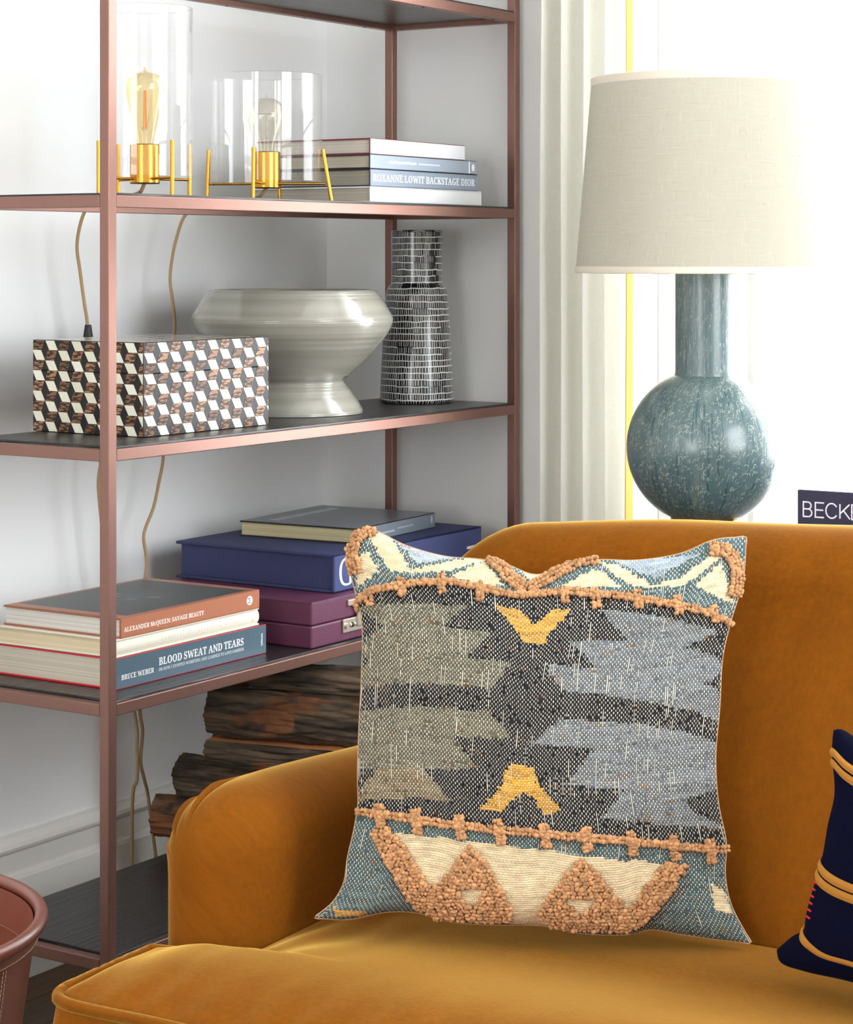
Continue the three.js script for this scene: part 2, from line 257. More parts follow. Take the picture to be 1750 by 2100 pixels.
// navy clamshell box, purple case and grey book
{
  const y0 = TOP(3);
  const leather = dataTex(256, 256, (u, v) => 0.5 + 0.7 * tnoise(u, v, 24, 3), { repeat: [8, 8] });
  const plum = std({ color: hex(96, 48, 74), roughness: 0.42, bumpMap: leather, bumpScale: 0.0005 });
  const c = thing('latched_case', 'flat plum leather case with nickel combination latch under the navy box', 'case', [-2.389, y0, -3.275]);
  const W = 0.4, L = 0.685;
  obj('case_base', bx(W, 0.042, L, -W / 2, 0.021, -L / 2, 0.004), plum, c);
  const lid = obj('lid', bx(W, 0.0435, L, -W / 2, 0.0425 + 0.02175, -L / 2, 0.004), plum, c);
  obj('lid_edge', bx(W + 0.0015, 0.003, L + 0.0015, -W / 2, 0.0848, -L / 2, 0.0012), plum, lid);
  const nickel = std({ color: hex(214, 206, 190), metalness: 0.85, roughness: 0.32 });
  const lt = obj('latch', [bx(0.004, 0.026, 0.062, 0.002, 0.029, -0.128, 0.0015), bx(0.005, 0.012, 0.036, 0.002, 0.071, -0.131, 0.0015)], nickel, c); lt.userData.label = 'nickel combination latch';
  obj('hasp', [bx(0.006, 0.044, 0.014, 0.006, 0.046, -0.146, 0.002), bx(0.007, 0.014, 0.02, 0.0055, 0.066, -0.142, 0.002)], nickel, lt);
  for (let i = 0; i < 3; i++) obj('number_wheel', new THREE.CylinderGeometry(0.0055, 0.0055, 0.0042, 16).rotateX(Math.PI / 2).translate(0.002, 0.029, -0.118 - i * 0.0065), i % 2 ? M.black : nickel, lt);
  obj('latch_button', new THREE.CylinderGeometry(0.005, 0.005, 0.006, 20).rotateZ(Math.PI / 2).translate(0.005, 0.029, -0.106), nickel, lt);

  const y1 = y0 + 0.0868;
  const cloth = dataTex(256, 256, (u, v) => 0.5 + 0.25 * Math.sin(u * 400) * Math.sin(v * 400) + 0.3 * tnoise(u, v, 30, 2), { repeat: [12, 12] });
  const navy = std({ color: hex(50, 56, 96), roughness: 0.75, bumpMap: cloth, bumpScale: 0.0004 });
  const n = thing('presentation_box', 'navy cloth clamshell box with a large white letter on its side', 'box', [-2.417, y1, -3.385]);
  const NW = 0.388, NL = 0.535, NH = 0.073;
  obj('box_body', bx(NW - 0.016, NH - 0.012, NL - 0.012, -(NW) / 2 + 0.002, NH / 2, -NL / 2, 0.001), navy, n);
  obj('box_cover', [bx(NW, 0.006, NL, -NW / 2, NH - 0.003, -NL / 2, 0.002), bx(NW, 0.006, NL, -NW / 2, 0.003, -NL / 2, 0.002), bx(0.006, NH, NL, -0.003, NH / 2, -NL / 2, 0.002)], navy, n);
  const side = canvasTex(2048, 280, (q, w, h) => { q.fillStyle = '#3f4878'; q.fillRect(0, 0, w, h); q.fillStyle = '#e8e9f2'; q.font = `${h * 1.1}px serif`; q.textBaseline = 'alphabetic'; q.save(); q.translate(w * 0.02, h * 0.88); q.scale(0.9, 1); q.fillText('G', 0, 0); q.restore(); q.save(); q.translate(w * 0.895, h * 0.5); q.fillRect(0, 0, w * 0.085, h * 0.09); q.restore(); });
  { const g = new THREE.PlaneGeometry(NL - 0.006, NH - 0.006); g.rotateY(Math.PI / 2); g.translate(0.0004, NH / 2, -NL / 2); obj('side_print', g, std({ map: side, roughness: 0.75, bumpMap: cloth, bumpScale: 0.0003 }), n).userData.label = 'white printed lettering'; }

  const y2 = y1 + NH;
  const coverArt = canvasTex(1024, 1024, (q, w, h) => {
    q.fillStyle = '#6f7680'; q.fillRect(0, 0, w, h);
    for (let i = 0; i < 900; i++) { q.globalAlpha = 0.06; q.fillStyle = ['#4a5058', '#8c949c', '#5a6066', '#3c4248'][i % 4]; q.fillRect(rnd() * w, rnd() * h, 20 + 120 * rnd(), 6 + 30 * rnd()); }
    q.globalAlpha = 0.9; q.fillStyle = '#c9d0d8'; for (let i = 0; i < 14; i++) q.fillRect(w * 0.16, h * (0.12 + i * 0.055), w * 0.085, h * (0.03 + 0.018 * rnd()));
  });
  const gs = spineTex(0.31, 0.03, '#76808a', (q, w, h) => { q.fillStyle = '#c8ced4'; for (let i = 0; i < 9; i++) q.fillRect(w * (0.3 + i * 0.018), h * 0.55, w * 0.012, h * 0.12); q.globalAlpha = 0.5; q.fillRect(w * 0.5, h * 0.45, w * 0.2, h * 0.1); q.globalAlpha = 0.9; q.beginPath(); q.ellipse(w * 0.955, h * 0.4, w * 0.012, h * 0.28, 0, 0, 7); q.fill(); });
  book({ label: 'grey photographic hardcover with cream pages lying on the navy box', pos: [-2.466, y2, -3.535], turn: D(4), w: 0.28, l: 0.315, h: 0.031, cover: paint(34, 36, 40, 0.4), spineMat: std({ map: gs, roughness: 0.35 }), topMat: std({ map: coverArt, roughness: 0.28 }), pages: [190, 178, 140], k: 31 });
}

// ------------------------------------------------------------------ inlaid box
{
  const bwid = 0.262, blen = 0.345, bh = 0.163, lidH = 3 * bh / 9;
  const t = thing('inlaid_box', 'lidded box with black, white and brown tumbling block inlay', 'box', [-2.457, TOP(2), -2.879], D(-1.2));
  const horn = phys({ color: hex(26, 24, 25), roughness: 0.38, specularIntensity: 0.7 });
  const bones = [[232, 230, 212], [226, 223, 202], [236, 235, 220]].map(([r, g, b]) => phys({ color: hex(r, g, b), roughness: 0.4, specularIntensity: 0.6 }));
  const woods = [0, 1, 2, 3].map((k) => phys({ roughness: 0.4, specularIntensity: 0.6, map: dataTex(128, 128, (u, v) => { const n = tnoise(u, v, 3, 3, 1, 5), s = n > 0.02 ? 1 : 0.35; return [(0.5 + 0.06 * k) * s, (0.35 + 0.05 * k) * s, (0.245 + 0.04 * k) * s]; }, { srgb: true, repeat: [30, 30] }) }));
  obj('body', bx(bwid, bh - lidH - 0.0006, blen, -bwid / 2, (bh - lidH) / 2, -blen / 2, 0.0012), horn, t);
  const lid = obj('lid', bx(bwid, lidH - 0.0006, blen, -bwid / 2, bh - lidH / 2, -blen / 2, 0.0012), horn, t);
  const clip = (poly, x0, x1, y0, y1) => { for (const [ax, lim, sg] of [[0, x0, 1], [0, x1, -1], [1, y0, 1], [1, y1, -1]]) { const out = []; for (let i = 0; i < poly.length; i++) { const a = poly[i], b = poly[(i + 1) % poly.length], da = sg * (a[ax] - lim), db = sg * (b[ax] - lim); if (da >= 0) out.push(a); if (da * db < 0) { const q = da / (da - db); out.push([lerp(a[0], b[0], q), lerp(a[1], b[1], q)]); } } poly = out; if (!poly.length) return poly; } return poly; };
  const prism = (poly, d) => { const s = new THREE.Shape(poly.map(([x, y]) => new THREE.Vector2(x, y))); return new THREE.ExtrudeGeometry(s, { depth: d, bevelEnabled: false }); };
  function face(width, P, x0, place) {
    const Hh = bh / 9;
    for (let r = 0; r < 9; r++) {
      const yb = bh - (r + 1) * Hh, yt = yb + Hh, lo = r === 3 ? yb : yb, inLid = r < 3;
      for (let k = -1; k < width / P + 1; k++) {
        const ox = x0 + k * P + (r % 2 ? -P / 2 : 0);
        const shapes = [['bone_tile', [[0.0, yt], [0.335, yt], [0.49, yb], [0.165, yb]]], ['wood_tile', [[0.6, yt], [0.965, yt], [0.85, yb], [0.505, yb]]]];
        for (const [nm, q] of shapes) {
          const j = 0.006; const poly = clip(q.map(([x, y]) => [ox + P * (x + j * (hash(r, k, 3) - 0.5)), y]), 0.0012, width - 0.0012, Math.max(lo, 0.001) + 0.0003, Math.min(yt, bh - 0.0008) - 0.0003);
          if (poly.length < 3) continue;
          const ar = Math.abs(poly.reduce((s, a, i) => { const b = poly[(i + 1) % poly.length]; return s + a[0] * b[1] - a[1] * b[0]; }, 0)) / 2; if (ar < 8e-6) continue;
          const g = place(prism(poly, 0.0008)); const hh = hash(r * 7 + k, Math.round(x0 * 1e4), nm.length);
          obj(nm, g, nm === 'bone_tile' ? bones[Math.floor(hh * 3)] : woods[Math.floor(hh * 4)], inLid ? lid : t);
        }
      }
    }
  }
  face(bwid, 0.0625, 0.0305, (g) => g.translate(-bwid, 0, -0.0004));
  face(blen, 0.0675, 0.0345, (g) => g.rotateY(Math.PI / 2).translate(-0.0004, 0, 0));
  // the top, seen edge on: the same pattern as flat print
  const topTex = canvasTex(512, 512, (c, w, h) => { c.fillStyle = '#232122'; c.fillRect(0, 0, w, h); const P = w / 4.2, R = h / 19; for (let r = 0; r < 19; r++) for (let k = -1; k < 6; k++) { const ox = k * P + (r % 2 ? -P / 2 : 0), y = r * R; c.fillStyle = '#e4e1cf'; c.beginPath(); c.moveTo(ox, y); c.lineTo(ox + 0.33 * P, y); c.lineTo(ox + 0.49 * P, y + R); c.lineTo(ox + 0.16 * P, y + R); c.fill(); c.fillStyle = '#7d5234'; c.beginPath(); c.moveTo(ox + 0.6 * P, y); c.lineTo(ox + 0.96 * P, y); c.lineTo(ox + 0.85 * P, y + R); c.lineTo(ox + 0.5 * P, y + R); c.fill(); } });
  const tg = new THREE.PlaneGeometry(bwid - 0.003, blen - 0.003); tg.rotateX(-Math.PI / 2); tg.translate(-bwid / 2, bh + 0.0001, -blen / 2);
  obj('lid_inlay', tg, phys({ map: topTex, roughness: 0.2, clearcoat: 0.6, clearcoatRoughness: 0.15 }), lid);
}

// ------------------------------------------------------------------ footed bowl
{
  const y = (v) => 1.36 - (v - 525) / 1031 - TOP(2);
  const t = thing('footed_bowl', 'large glossy putty grey ceramic footed bowl behind the inlaid box', 'bowl', [-2.6, TOP(2), -3.5]);
  const ribs = dataTex(8, 1024, (u, v) => 0.5 + 0.35 * Math.sin(v * 420) * (0.5 + 0.5 * Math.sin(v * 61)) + 0.2 * noise(v * 90, 1.5));
  const speck = dataTex(512, 256, (u, v) => { const n = 1 + 0.05 * tnoise(u, v, 4, 3, 1, 10) + 0.035 * Math.sin(v * 150); return [0.61 * n, 0.6 * n, 0.555 * n]; }, { srgb: true });
  const glaze = phys({ map: speck, roughness: 0.16, clearcoat: 0.7, clearcoatRoughness: 0.05, bumpMap: ribs, bumpScale: 0.0006 });
  const prof = [[0, 0.004], [0.118, 0.004], [0.121, 0], [0.139, 0], [0.1405, 0.004], [0.139, 0.009], [0.128, 0.028], [0.115, 0.046], [0.106, 0.058], [0.1035, 0.063], [0.107, 0.068], [0.122, 0.079], [0.145, 0.102], [0.168, 0.128], [0.187, 0.153], [0.197, 0.172], [0.2005, 0.184], [0.2, 0.191], [0.195, 0.2], [0.182, 0.222], [0.171, 0.238], [0.166, 0.244], [0.162, 0.2455], [0.158, 0.243], [0.16, 0.236], [0.186, 0.196], [0.187, 0.186], [0.17, 0.15], [0.14, 0.115], [0.1, 0.09], [0.05, 0.08], [0, 0.078]];
  const curve = new THREE.SplineCurve(prof.map(([r, q]) => new THREE.Vector2(r, q)));
  const pts = curve.getPoints(220).map((p) => [Math.max(0, p.x), Math.max(0, p.y)]);
  obj('bowl', lathe(pts, 128), glaze, t); void y;
}
// ------------------------------------------------------------------ patterned vase
{
  const t = thing('bottle_vase', 'black bottle vase with hand painted white brick line pattern', 'vase', [-2.566, TOP(2), -3.898]);
  const tex = canvasTex(2048, 1024, (c, W, H) => {
    c.fillStyle = '#1d1f24'; c.fillRect(0, 0, W, H);
    c.strokeStyle = '#e6e8e4'; c.lineCap = 'round';
    const rows = 27, ph = 0.6;
    for (let r = 0; r < rows; r++) {
      const y0 = H * (r + 0.3) / rows, wob = (x) => 4 * noise(x * 0.01, r * 3.1) + 3 * Math.sin(x * 0.003 + r + ph);
      c.lineWidth = 5.5 + 1.5 * hash(r); c.beginPath();
      let down = false;
      for (let x = 0; x <= W; x += 8) { const gap = hash(Math.floor(x / 150), r) < 0.07; const yy = y0 + wob(x); if (gap) { down = false; } else if (!down) { c.moveTo(x, yy); down = true; } else c.lineTo(x, yy); }
      c.stroke();
      for (let x = 0; x < W;) {
        const panel = Math.floor((x + 90 * (hash(r) - 0.5)) / 170), dark = hash(panel, Math.floor(r / 9)) < 0.16;
        if (!dark || rnd() < 0.4) { c.lineWidth = 4 + 2.4 * rnd(); c.beginPath(); c.moveTo(x, y0 + wob(x) + 1); c.lineTo(x + 5 * (rnd() - 0.5), y0 + wob(x) + H / rows * (0.78 + 0.2 * rnd())); c.stroke(); }
        x += 17 + 14 * rnd();
      }
    }
  });
  tex.wrapS = THREE.RepeatWrapping;
  const mat = phys({ map: tex, roughness: 0.25, clearcoat: 0.5, clearcoatRoughness: 0.12 });
  const P = [[0.072, 0], [0.0775, 0.003], [0.0785, 0.008], [0.0765, 0.06], [0.0735, 0.12], [0.0705, 0.18], [0.067, 0.225], [0.0645, 0.238], [0.06, 0.247], [0.0555, 0.2515], [0.0545, 0.255], [0.0545, 0.31], [0.0548, 0.362], [0.0543, 0.3655], [0.0525, 0.3668], [0.0505, 0.3655], [0.0495, 0.36], [0.049, 0.3]];
  const outer = lathe(P, 96), p = outer.attributes.position, uv = outer.attributes.uv;
  for (let i = 0; i < p.count; i++) uv.setY(i, clamp(p.getY(i) / 0.37));
  obj('vase_body', outer, mat, t);
  obj('vase_base', cyl(0.072, 0.072, 0.002, 0, 0.0012, 0, 64), M.black, t);
}

// ------------------------------------------------------------------ two glass cylinder lamps
function glassLamp({ pos, R, Hh, turn, label, bulb, lean = 0 }) {
  const t = thing('glass_cylinder_lamp', label, 'lamp', pos, turn, 'brass and glass lamps on the upper shelf');
  const yb = 0.037, wall = 0.0022;
  const gl = [[R - wall, yb], [R, yb], [R, yb + Hh - 0.001], [R - wall / 2, yb + Hh], [R - wall, yb + Hh - 0.001], [R - wall, yb]];
  obj('glass_cylinder', lathe(gl, 96), M.glass, t).userData.label = 'clear open glass cylinder';
  for (let k = 0; k < 4; k++) {
    const a = k * Math.PI / 2, c = Math.cos(a), s = Math.sin(a), r0 = R + 0.0075;
    const lean2 = lean * (k === 0 ? 1 : 0.25);
    obj('leg', rod([(r0 + lean2) * c, 0, (r0 + lean2) * s], [(r0 - lean2 * 0.4) * c, 0.098, (r0 - lean2 * 0.4) * s], 0.0037, 12), M.brass, t);
    obj('support_arm', rod([0.02 * c, yb - 0.004, 0.02 * s], [r0 * c, yb - 0.004, r0 * s], 0.0024, 8), M.brass, t);
  }
  obj('socket', [lathe([[0, 0.024], [0.0255, 0.024], [0.0265, 0.026], [0.0265, 0.092], [0.0255, 0.094], [0.019, 0.094], [0.019, 0.06]], 48)], M.brass, t);
  const bm = phys({ color: bulb.tint, transmission: 1, thickness: 0, roughness: 0.0, ior: 1.5 });
  const cv = new THREE.SplineCurve(bulb.profile.map(([r, q]) => new THREE.Vector2(r, q + 0.086))).getPoints(70).map((p) => [Math.max(0.0004, p.x), p.y]);
  const b = obj('bulb', lathe(cv, 48), bm, t); b.userData.label = bulb.label;
  const fil = std({ color: hex(214, 142, 40), metalness: 0.2, roughness: 0.4 }), wire = std({ color: hex(150, 146, 138), metalness: 0.8, roughness: 0.4 });
  for (const f of bulb.filaments) obj('filament', rod(f[0], f[1], f[2], 6), f[3] ? wire : fil, b);
  obj('bulb_stem', [cyl(0.006, 0.004, 0.02, 0, 0.104, 0, 16), new THREE.SphereGeometry(0.0065, 16, 10).translate(0, 0.116, 0)], M.glass, b);
  return t;
}
const teardrop = [[0.0135, 0], [0.015, 0.01], [0.0185, 0.03], [0.024, 0.055], [0.0295, 0.08], [0.0335, 0.1], [0.0345, 0.112], [0.032, 0.123], [0.024, 0.131], [0.012, 0.1355], [0.0035, 0.1385], [0.002, 0.142], [0.0005, 0.146]];
const round = [[0.0135, 0], [0.0145, 0.012], [0.0185, 0.028], [0.0245, 0.042], [0.0305, 0.055], [0.034, 0.068], [0.035, 0.078], [0.033, 0.09], [0.0275, 0.101], [0.018, 0.108], [0.008, 0.1112], [0.0025, 0.1135], [0.0012, 0.117], [0.0004, 0.119]];
const yL = TOP(1);
const lampA = glassLamp({ pos: [-2.54, yL, -2.98], R: 0.0855, Hh: 0.299, turn: D(33 + 38), label: 'tall clear glass cylinder lamp with amber teardrop bulb', bulb: { tint: hex(251, 238, 206), label: 'amber tinted teardrop filament bulb', profile: teardrop, filaments: [[[-0.002, 0.122, 0], [-0.001, 0.19, 0.001], 0.0014, 0], [[0.003, 0.122, 0.001], [0.002, 0.19, 0], 0.0014, 0], [[-0.0075, 0.125, 0], [-0.002, 0.118, 0], 0.0005, 1], [[0.008, 0.145, 0], [0.004, 0.118, 0], 0.0005, 1]] } });
const lampB = glassLamp({ pos: [-2.54, yL + 0.001, -3.336], R: 0.107, Hh: 0.203, turn: D(33 - 8), lean: 0.012, label: 'short wide glass cylinder lamp with clear round bulb', bulb: { tint: hex(253, 250, 242), label: 'clear round bulb', profile: round, filaments: [[[0, 0.12, 0], [0, 0.165, 0], 0.0011, 1], [[-0.016, 0.166, 0], [0.015, 0.1665, 0], 0.0007, 1], [[-0.008, 0.13, 0], [-0.015, 0.165, 0], 0.0004, 1], [[0.01, 0.13, 0], [0.014, 0.166, 0], 0.0004, 1]] } });
// the stub of each cord runs over the shelf; the hanging cords go down between the unit and the wall
function stub(lamp, pts) { lamp.updateMatrixWorld(true); const inv = lamp.matrixWorld.clone().invert(); obj('cord', tube(pts.map((p) => new THREE.Vector3(...p).applyMatrix4(inv).toArray()), 0.0034, 60, 8), M.cordCloth, lamp); }
stub(lampA, [[-2.54, yL + 0.026, -2.98], [-2.555, yL + 0.01, -2.985], [-2.60, yL + 0.005, -3.01], [-2.66, yL + 0.005, -3.05], [-2.70, yL + 0.005, -3.075]]);
stub(lampB, [[-2.54, yL + 0.026, -3.336], [-2.56, yL + 0.01, -3.34], [-2.61, yL + 0.005, -3.37], [-2.66, yL + 0.005, -3.4], [-2.70, yL + 0.005, -3.41]]);
function hanging(label, pts, r = 0.0034) { const t = thing('lamp_cord', label, 'cord', [0, 0, 0], 0, 'lamp cords hanging behind the shelving unit'); obj('cloth_cord', tube(pts, r, 160, 8), M.cordCloth, t); return t; }
const cordA = hanging('tan cloth cord with a black plug, hanging left of the near post', [[-2.722, yL + 0.006, -3.085], [-2.765, yL - 0.002, -3.1], [-2.80, 1.439, -3.108], [-2.82, 1.383, -3.112], [-2.82, 1.328, -3.121], [-2.82, 1.272, -3.132], [-2.82, 1.223, -3.142], [-2.825, 1.1, -3.16], [-2.83, 1.0, -3.19], [-2.83, 0.96, -3.19], [-2.83, 0.9, -3.185], [-2.83, 0.7, -3.22], [-2.82, 0.462, -3.278], [-2.82, 0.389, -3.285], [-2.825, 0.33, -3.291], [-2.845, 0.28, -3.3], [-2.855, 0.02, -3.31]]);
obj('plug', new THREE.CylinderGeometry(0.007, 0.013, 0.034, 4, 1).rotateY(Math.PI / 4 + 0.5).translate(-2.82, 1.212, -3.143), M.black, cordA).userData.label = 'black plastic plug';
hanging('wavy tan cloth cord hanging between the inlaid box and the bowl', [[-2.722, yL + 0.006, -3.413], [-2.775, yL - 0.006, -3.418], [-2.81, 1.439, -3.418], [-2.82, 1.389, -3.403], [-2.82, 1.345, -3.39], [-2.82, 1.311, -3.386], [-2.82, 1.277, -3.392], [-2.82, 1.238, -3.399], [-2.82, 1.199, -3.398], [-2.835, 1.1, -3.39], [-2.835, 1.02, -3.378], [-2.82, 0.96, -3.365], [-2.82, 0.909, -3.351], [-2.82, 0.862, -3.335], [-2.82, 0.824, -3.311], [-2.82, 0.803, -3.305], [-2.82, 0.768, -3.313], [-2.82, 0.744, -3.314], [-2.82, 0.716, -3.307], [-2.84, 0.6, -3.3], [-2.82, 0.459, -3.295], [-2.82, 0.425, -3.302], [-2.82, 0.366, -3.296], [-2.825, 0.326, -3.313], [-2.84, 0.27, -3.345], [-2.855, 0.06, -3.40]]);
{
  const t = thing('extension_socket', 'white plastic extension socket on the floor behind the low shelf', 'socket', [-2.845, 0, -3.42]);
  obj('socket_body', bx(0.045, 0.06, 0.24, 0, 0.03, 0, 0.006), std({ color: hex(238, 238, 236), roughness: 0.35 }), t);
  for (const z of [-0.07, 0.0, 0.07]) obj('outlet', bx(0.03, 0.002, 0.035, 0, 0.0605, z, 0.0005), std({ color: hex(210, 210, 208), roughness: 0.4 }), t);
}

// ------------------------------------------------------------------ firewood on the lowest shelf
{
  const crack = (u, v) => 1 - clamp(Math.abs(tnoise(u, v, 4, 4, 0.8, 4)) * 4.5);
  const barkTex = dataTex(512, 512, (u, v) => { const r = crack(u, v), n = tnoise(u, v, 8, 4, 0.6, 2), o = smooth(0.1, 0.26, tnoise(u + 0.4, v, 3, 4, 1, 2)); const k = 0.3 + 0.27 * n - 0.12 * r * r; return [lerp(k * 1.08, 0.5, o * 0.75), lerp(k * 0.9, 0.29, o * 0.75), lerp(k * 0.7, 0.16, o * 0.75)]; }, { srgb: true, repeat: [2.4, 2.4] });
  const barkBump = dataTex(512, 512, (u, v) => 0.6 - 0.5 * crack(u, v) + 0.6 * tnoise(u, v, 14, 3, 0.6, 2), { repeat: [2.4, 2.4] });
  const bark = std({ map: barkTex, bumpMap: barkBump, bumpScale: 0.008, roughness: 0.95 });
  const heart = std({ roughness: 0.85, map: dataTex(256, 256, (u, v) => { const n = 1 + 0.3 * tnoise(u, v, 3, 3, 1, 12); return [0.66 * n, 0.42 * n, 0.23 * n]; }, { srgb: true, repeat: [3, 3] }) });
  const pale = std({ color: hex(206, 172, 122), roughness: 0.8 });
  let k = 0;
  // a split log: bark over the arc a0..a1, flat split faces to the apex; its axis is local x, from 0 to L
  function log(label, pos, yaw, roll, L, R, a0, a1, apex, pitch = 0) {
    const id = ++k, t = thing('firewood_log', label, 'log', pos, 0, 'split logs stacked on the lowest shelf');
    t.rotation.order = 'YZX'; t.rotation.set(D(roll), D(yaw), D(pitch));
    const rad = (x, a) => R * (0.98 + 0.16 * noise(x * 5, a * 1.1 + id * 2.3, id) + 0.07 * clamp(1.2 - 5 * Math.abs(noise(x * 7 + id * 4, a * 3.2, 5)), -1, 1) * -1 + 0.1 * noise(x * 6, Math.cos(a) * 1.4 + id * 3, Math.sin(a) * 1.4) + 0.07 * noise(x * 22, Math.cos(a) * 5 + id, Math.sin(a) * 5) + 0.05 * Math.abs(noise(x * 30 + id, a * 9)));
    const pt = (x, a) => { const r = rad(x, a); return [x, r * Math.sin(a), r * Math.cos(a)]; };
    const A0 = D(a0), A1 = D(a1), ax = (x) => [x, apex[1] * R + 0.006 * noise(x * 9, id), apex[0] * R + 0.006 * noise(x * 9, id + 9)];
    obj('bark', grid(110, 60, (s, q) => pt(s * L, lerp(A0, A1, q)), (s, q) => [s * L + id * 0.37, q * R * (A1 - A0) + id * 0.71]), bark, t);
    const flats = [[A0, 0], [A1, 1]].map(([a, f]) => grid(30, 6, (s, q) => { const p = pt(s * L, a), c = ax(s * L), z = f ? q : 1 - q; return [p[0], lerp(p[1], c[1], z) + 0.003 * noise(s * 30, z * 3, id) * z, lerp(p[2], c[2], z)]; }, (s, q) => [s * L + id * 0.2, q * R]));
    const cap = (x, fl) => { const n = 24, pos2 = [], uv = [], idx = []; const c = ax(x); pos2.push(...c); uv.push(0, 0); for (let i = 0; i <= n; i++) { const p = pt(x, lerp(A0, A1, i / n)); pos2.push(...p); uv.push(p[1] * 0.6, p[2] * 0.6); } for (let i = 1; i <= n; i++) fl ? idx.push(0, i, i + 1) : idx.push(0, i + 1, i); const g = new THREE.BufferGeometry(); g.setAttribute('position', new THREE.Float32BufferAttribute(pos2, 3)); g.setAttribute('uv', new THREE.Float32BufferAttribute(uv, 2)); g.setIndex(idx); g.computeVertexNormals(); return g; };
    obj('split_face', flats, heart, t);
    const e = obj('cut_end', [cap(0, false), cap(L, true)], pale, t); e.userData.label = 'pale sawn end';
    return t;
  }
  const yF = TOP(4);
  // near column, bottom to top, then the column behind that carries the upper ones
  log('short bark log lying lowest in the pile, its end towards the baseboard', [-2.755, yF + 0.059, -3.275], 12, 8, 0.42, 0.042, -150, 95, [-0.55, 0.55]);
  log('dark rounded log with deep bark just above the lowest log', [-2.70, yF + 0.147, -3.275], 11, 0, 0.40, 0.038, -150, 150, [-0.4, 0]);
  log('thin split log with pale flat top and splintered edge', [-2.61, yF + 0.218, -3.262], 12, 0, 0.52, 0.04, -80, 22, [-1.2, 0.34]);
  log('broad grey bark log with a peeled orange patch under the top log', [-2.625, yF + 0.272, -3.285], 12, 6, 0.52, 0.05, -38, 105, [-0.9, 0.0]);
  log('dark mossy log topmost in the pile, right under the shelf', [-2.55, yF + 0.336, -3.32], 13, -6, 0.46, 0.037, -20, 125, [-0.8, 0.1]);
  log('thick half log behind the lowest short log', [-2.72, yF + 0.06, -3.40], 12, 0, 0.44, 0.053, -175, 175, [-0.5, 0]);
  log('round bark log in the middle of the back of the pile', [-2.70, yF + 0.174, -3.40], 12, 0, 0.46, 0.051, -175, 175, [-0.5, 0]);
  log('round bark log high at the back of the pile', [-2.67, yF + 0.282, -3.41], 12, 0, 0.48, 0.047, -175, 175, [-0.5, 0]);
}
// ------------------------------------------------------------------ leather basket
{
  const grain = dataTex(256, 256, (u, v) => 0.5 + 0.6 * tnoise(u, v, 20, 3), { repeat: [6, 6] });
  const out = phys({ color: hex(128, 68, 50), roughness: 0.4, bumpMap: grain, bumpScale: 0.0003, clearcoat: 0.8, clearcoatRoughness: 0.28 });
  out.side = THREE.DoubleSide; const inn = out;
  const C = [-2.325, 0, -2.07], R = 0.288, Hh = 0.447, n = 2.0;
  const t = thing('leather_basket', 'round red brown leather basket with stitched seam and rolled rim', 'basket', C);
  const ring = (a, r, y) => [Math.sign(Math.cos(a)) * Math.abs(Math.cos(a)) ** (2 / n) * r, y, Math.sign(Math.sin(a)) * Math.abs(Math.sin(a)) ** (2 / n) * r];
  const rAt = (y) => lerp(0.215, R - 0.008, y / Hh);
  obj('side_wall', grid(120, 12, (s, q) => ring(-s * 2 * Math.PI, rAt(q * (Hh - 0.01)), q * (Hh - 0.01)), (s, q) => [s * 1.8, q * Hh]), out, t);
  obj('lining', grid(120, 12, (s, q) => ring(s * 2 * Math.PI, rAt(q * (Hh - 0.01)) - 0.006, 0.012 + q * (Hh - 0.022)), (s, q) => [s * 1.8, q * Hh]), inn, t);
  obj('bottom', cyl(0.212, 0.214, 0.014, 0, 0.007, 0, 64), inn, t);
  const pts = []; for (let i = 0; i < 48; i++) pts.push(ring(i / 48 * 2 * Math.PI, R - 0.004, Hh - 0.006));
  obj('rim', new THREE.TubeGeometry(new THREE.CatmullRomCurve3(pts.map((p) => new THREE.Vector3(...p)), true), 200, 0.0095, 14, true).scale(1, 1, 1), out, t).userData.label = 'rolled leather rim';
  obj('rim_band', grid(120, 1, (s, q) => ring(-s * 2 * Math.PI, rAt(Hh - 0.03) + 0.0035 + 0.003 * q, Hh - 0.034 + q * 0.026), (s, q) => [s * 1.8, q * 0.03]), out, t);
  obj('lining_band', tube([...Array(40)].map((_, i) => ring(i / 40 * 2 * Math.PI, rAt(Hh - 0.06) - 0.0068, Hh - 0.06)), 0.0012, 160, 6, true), inn, t);
  const th = std({ color: hex(196, 170, 140), roughness: 0.8 });
  const stitches = []; const aS = D(-12);
  for (let i = 0; i < 70; i++) { const y = 0.01 + i * 0.006; if (y > Hh - 0.04) break; for (const da of [-0.012, 0.012]) { const a = aS + da, p = ring(a, rAt(y) + 0.0008, y), q = ring(a, rAt(y + 0.004) + 0.0008, y + 0.004); stitches.push(rod(p, q, 0.0009, 5)); } }
  const N = 300; for (let i = 0; i < N; i++) { const a = i / N * 2 * Math.PI, p = ring(a, rAt(Hh - 0.03) + 0.0048, Hh - 0.0305), q = ring(a + 0.013, rAt(Hh - 0.03) + 0.0048, Hh - 0.0305); stitches.push(rod(p, q, 0.0008, 5)); }
  const st = obj('stitching', stitches, th, t); st.userData = { kind: 'stuff', label: 'pale thread stitching' };
  const seam = obj('seam', rod(ring(aS, rAt(0.01) + 0.0004, 0.01), ring(aS, rAt(Hh - 0.04) + 0.0004, Hh - 0.04), 0.0012, 6), inn, t); void seam;
}

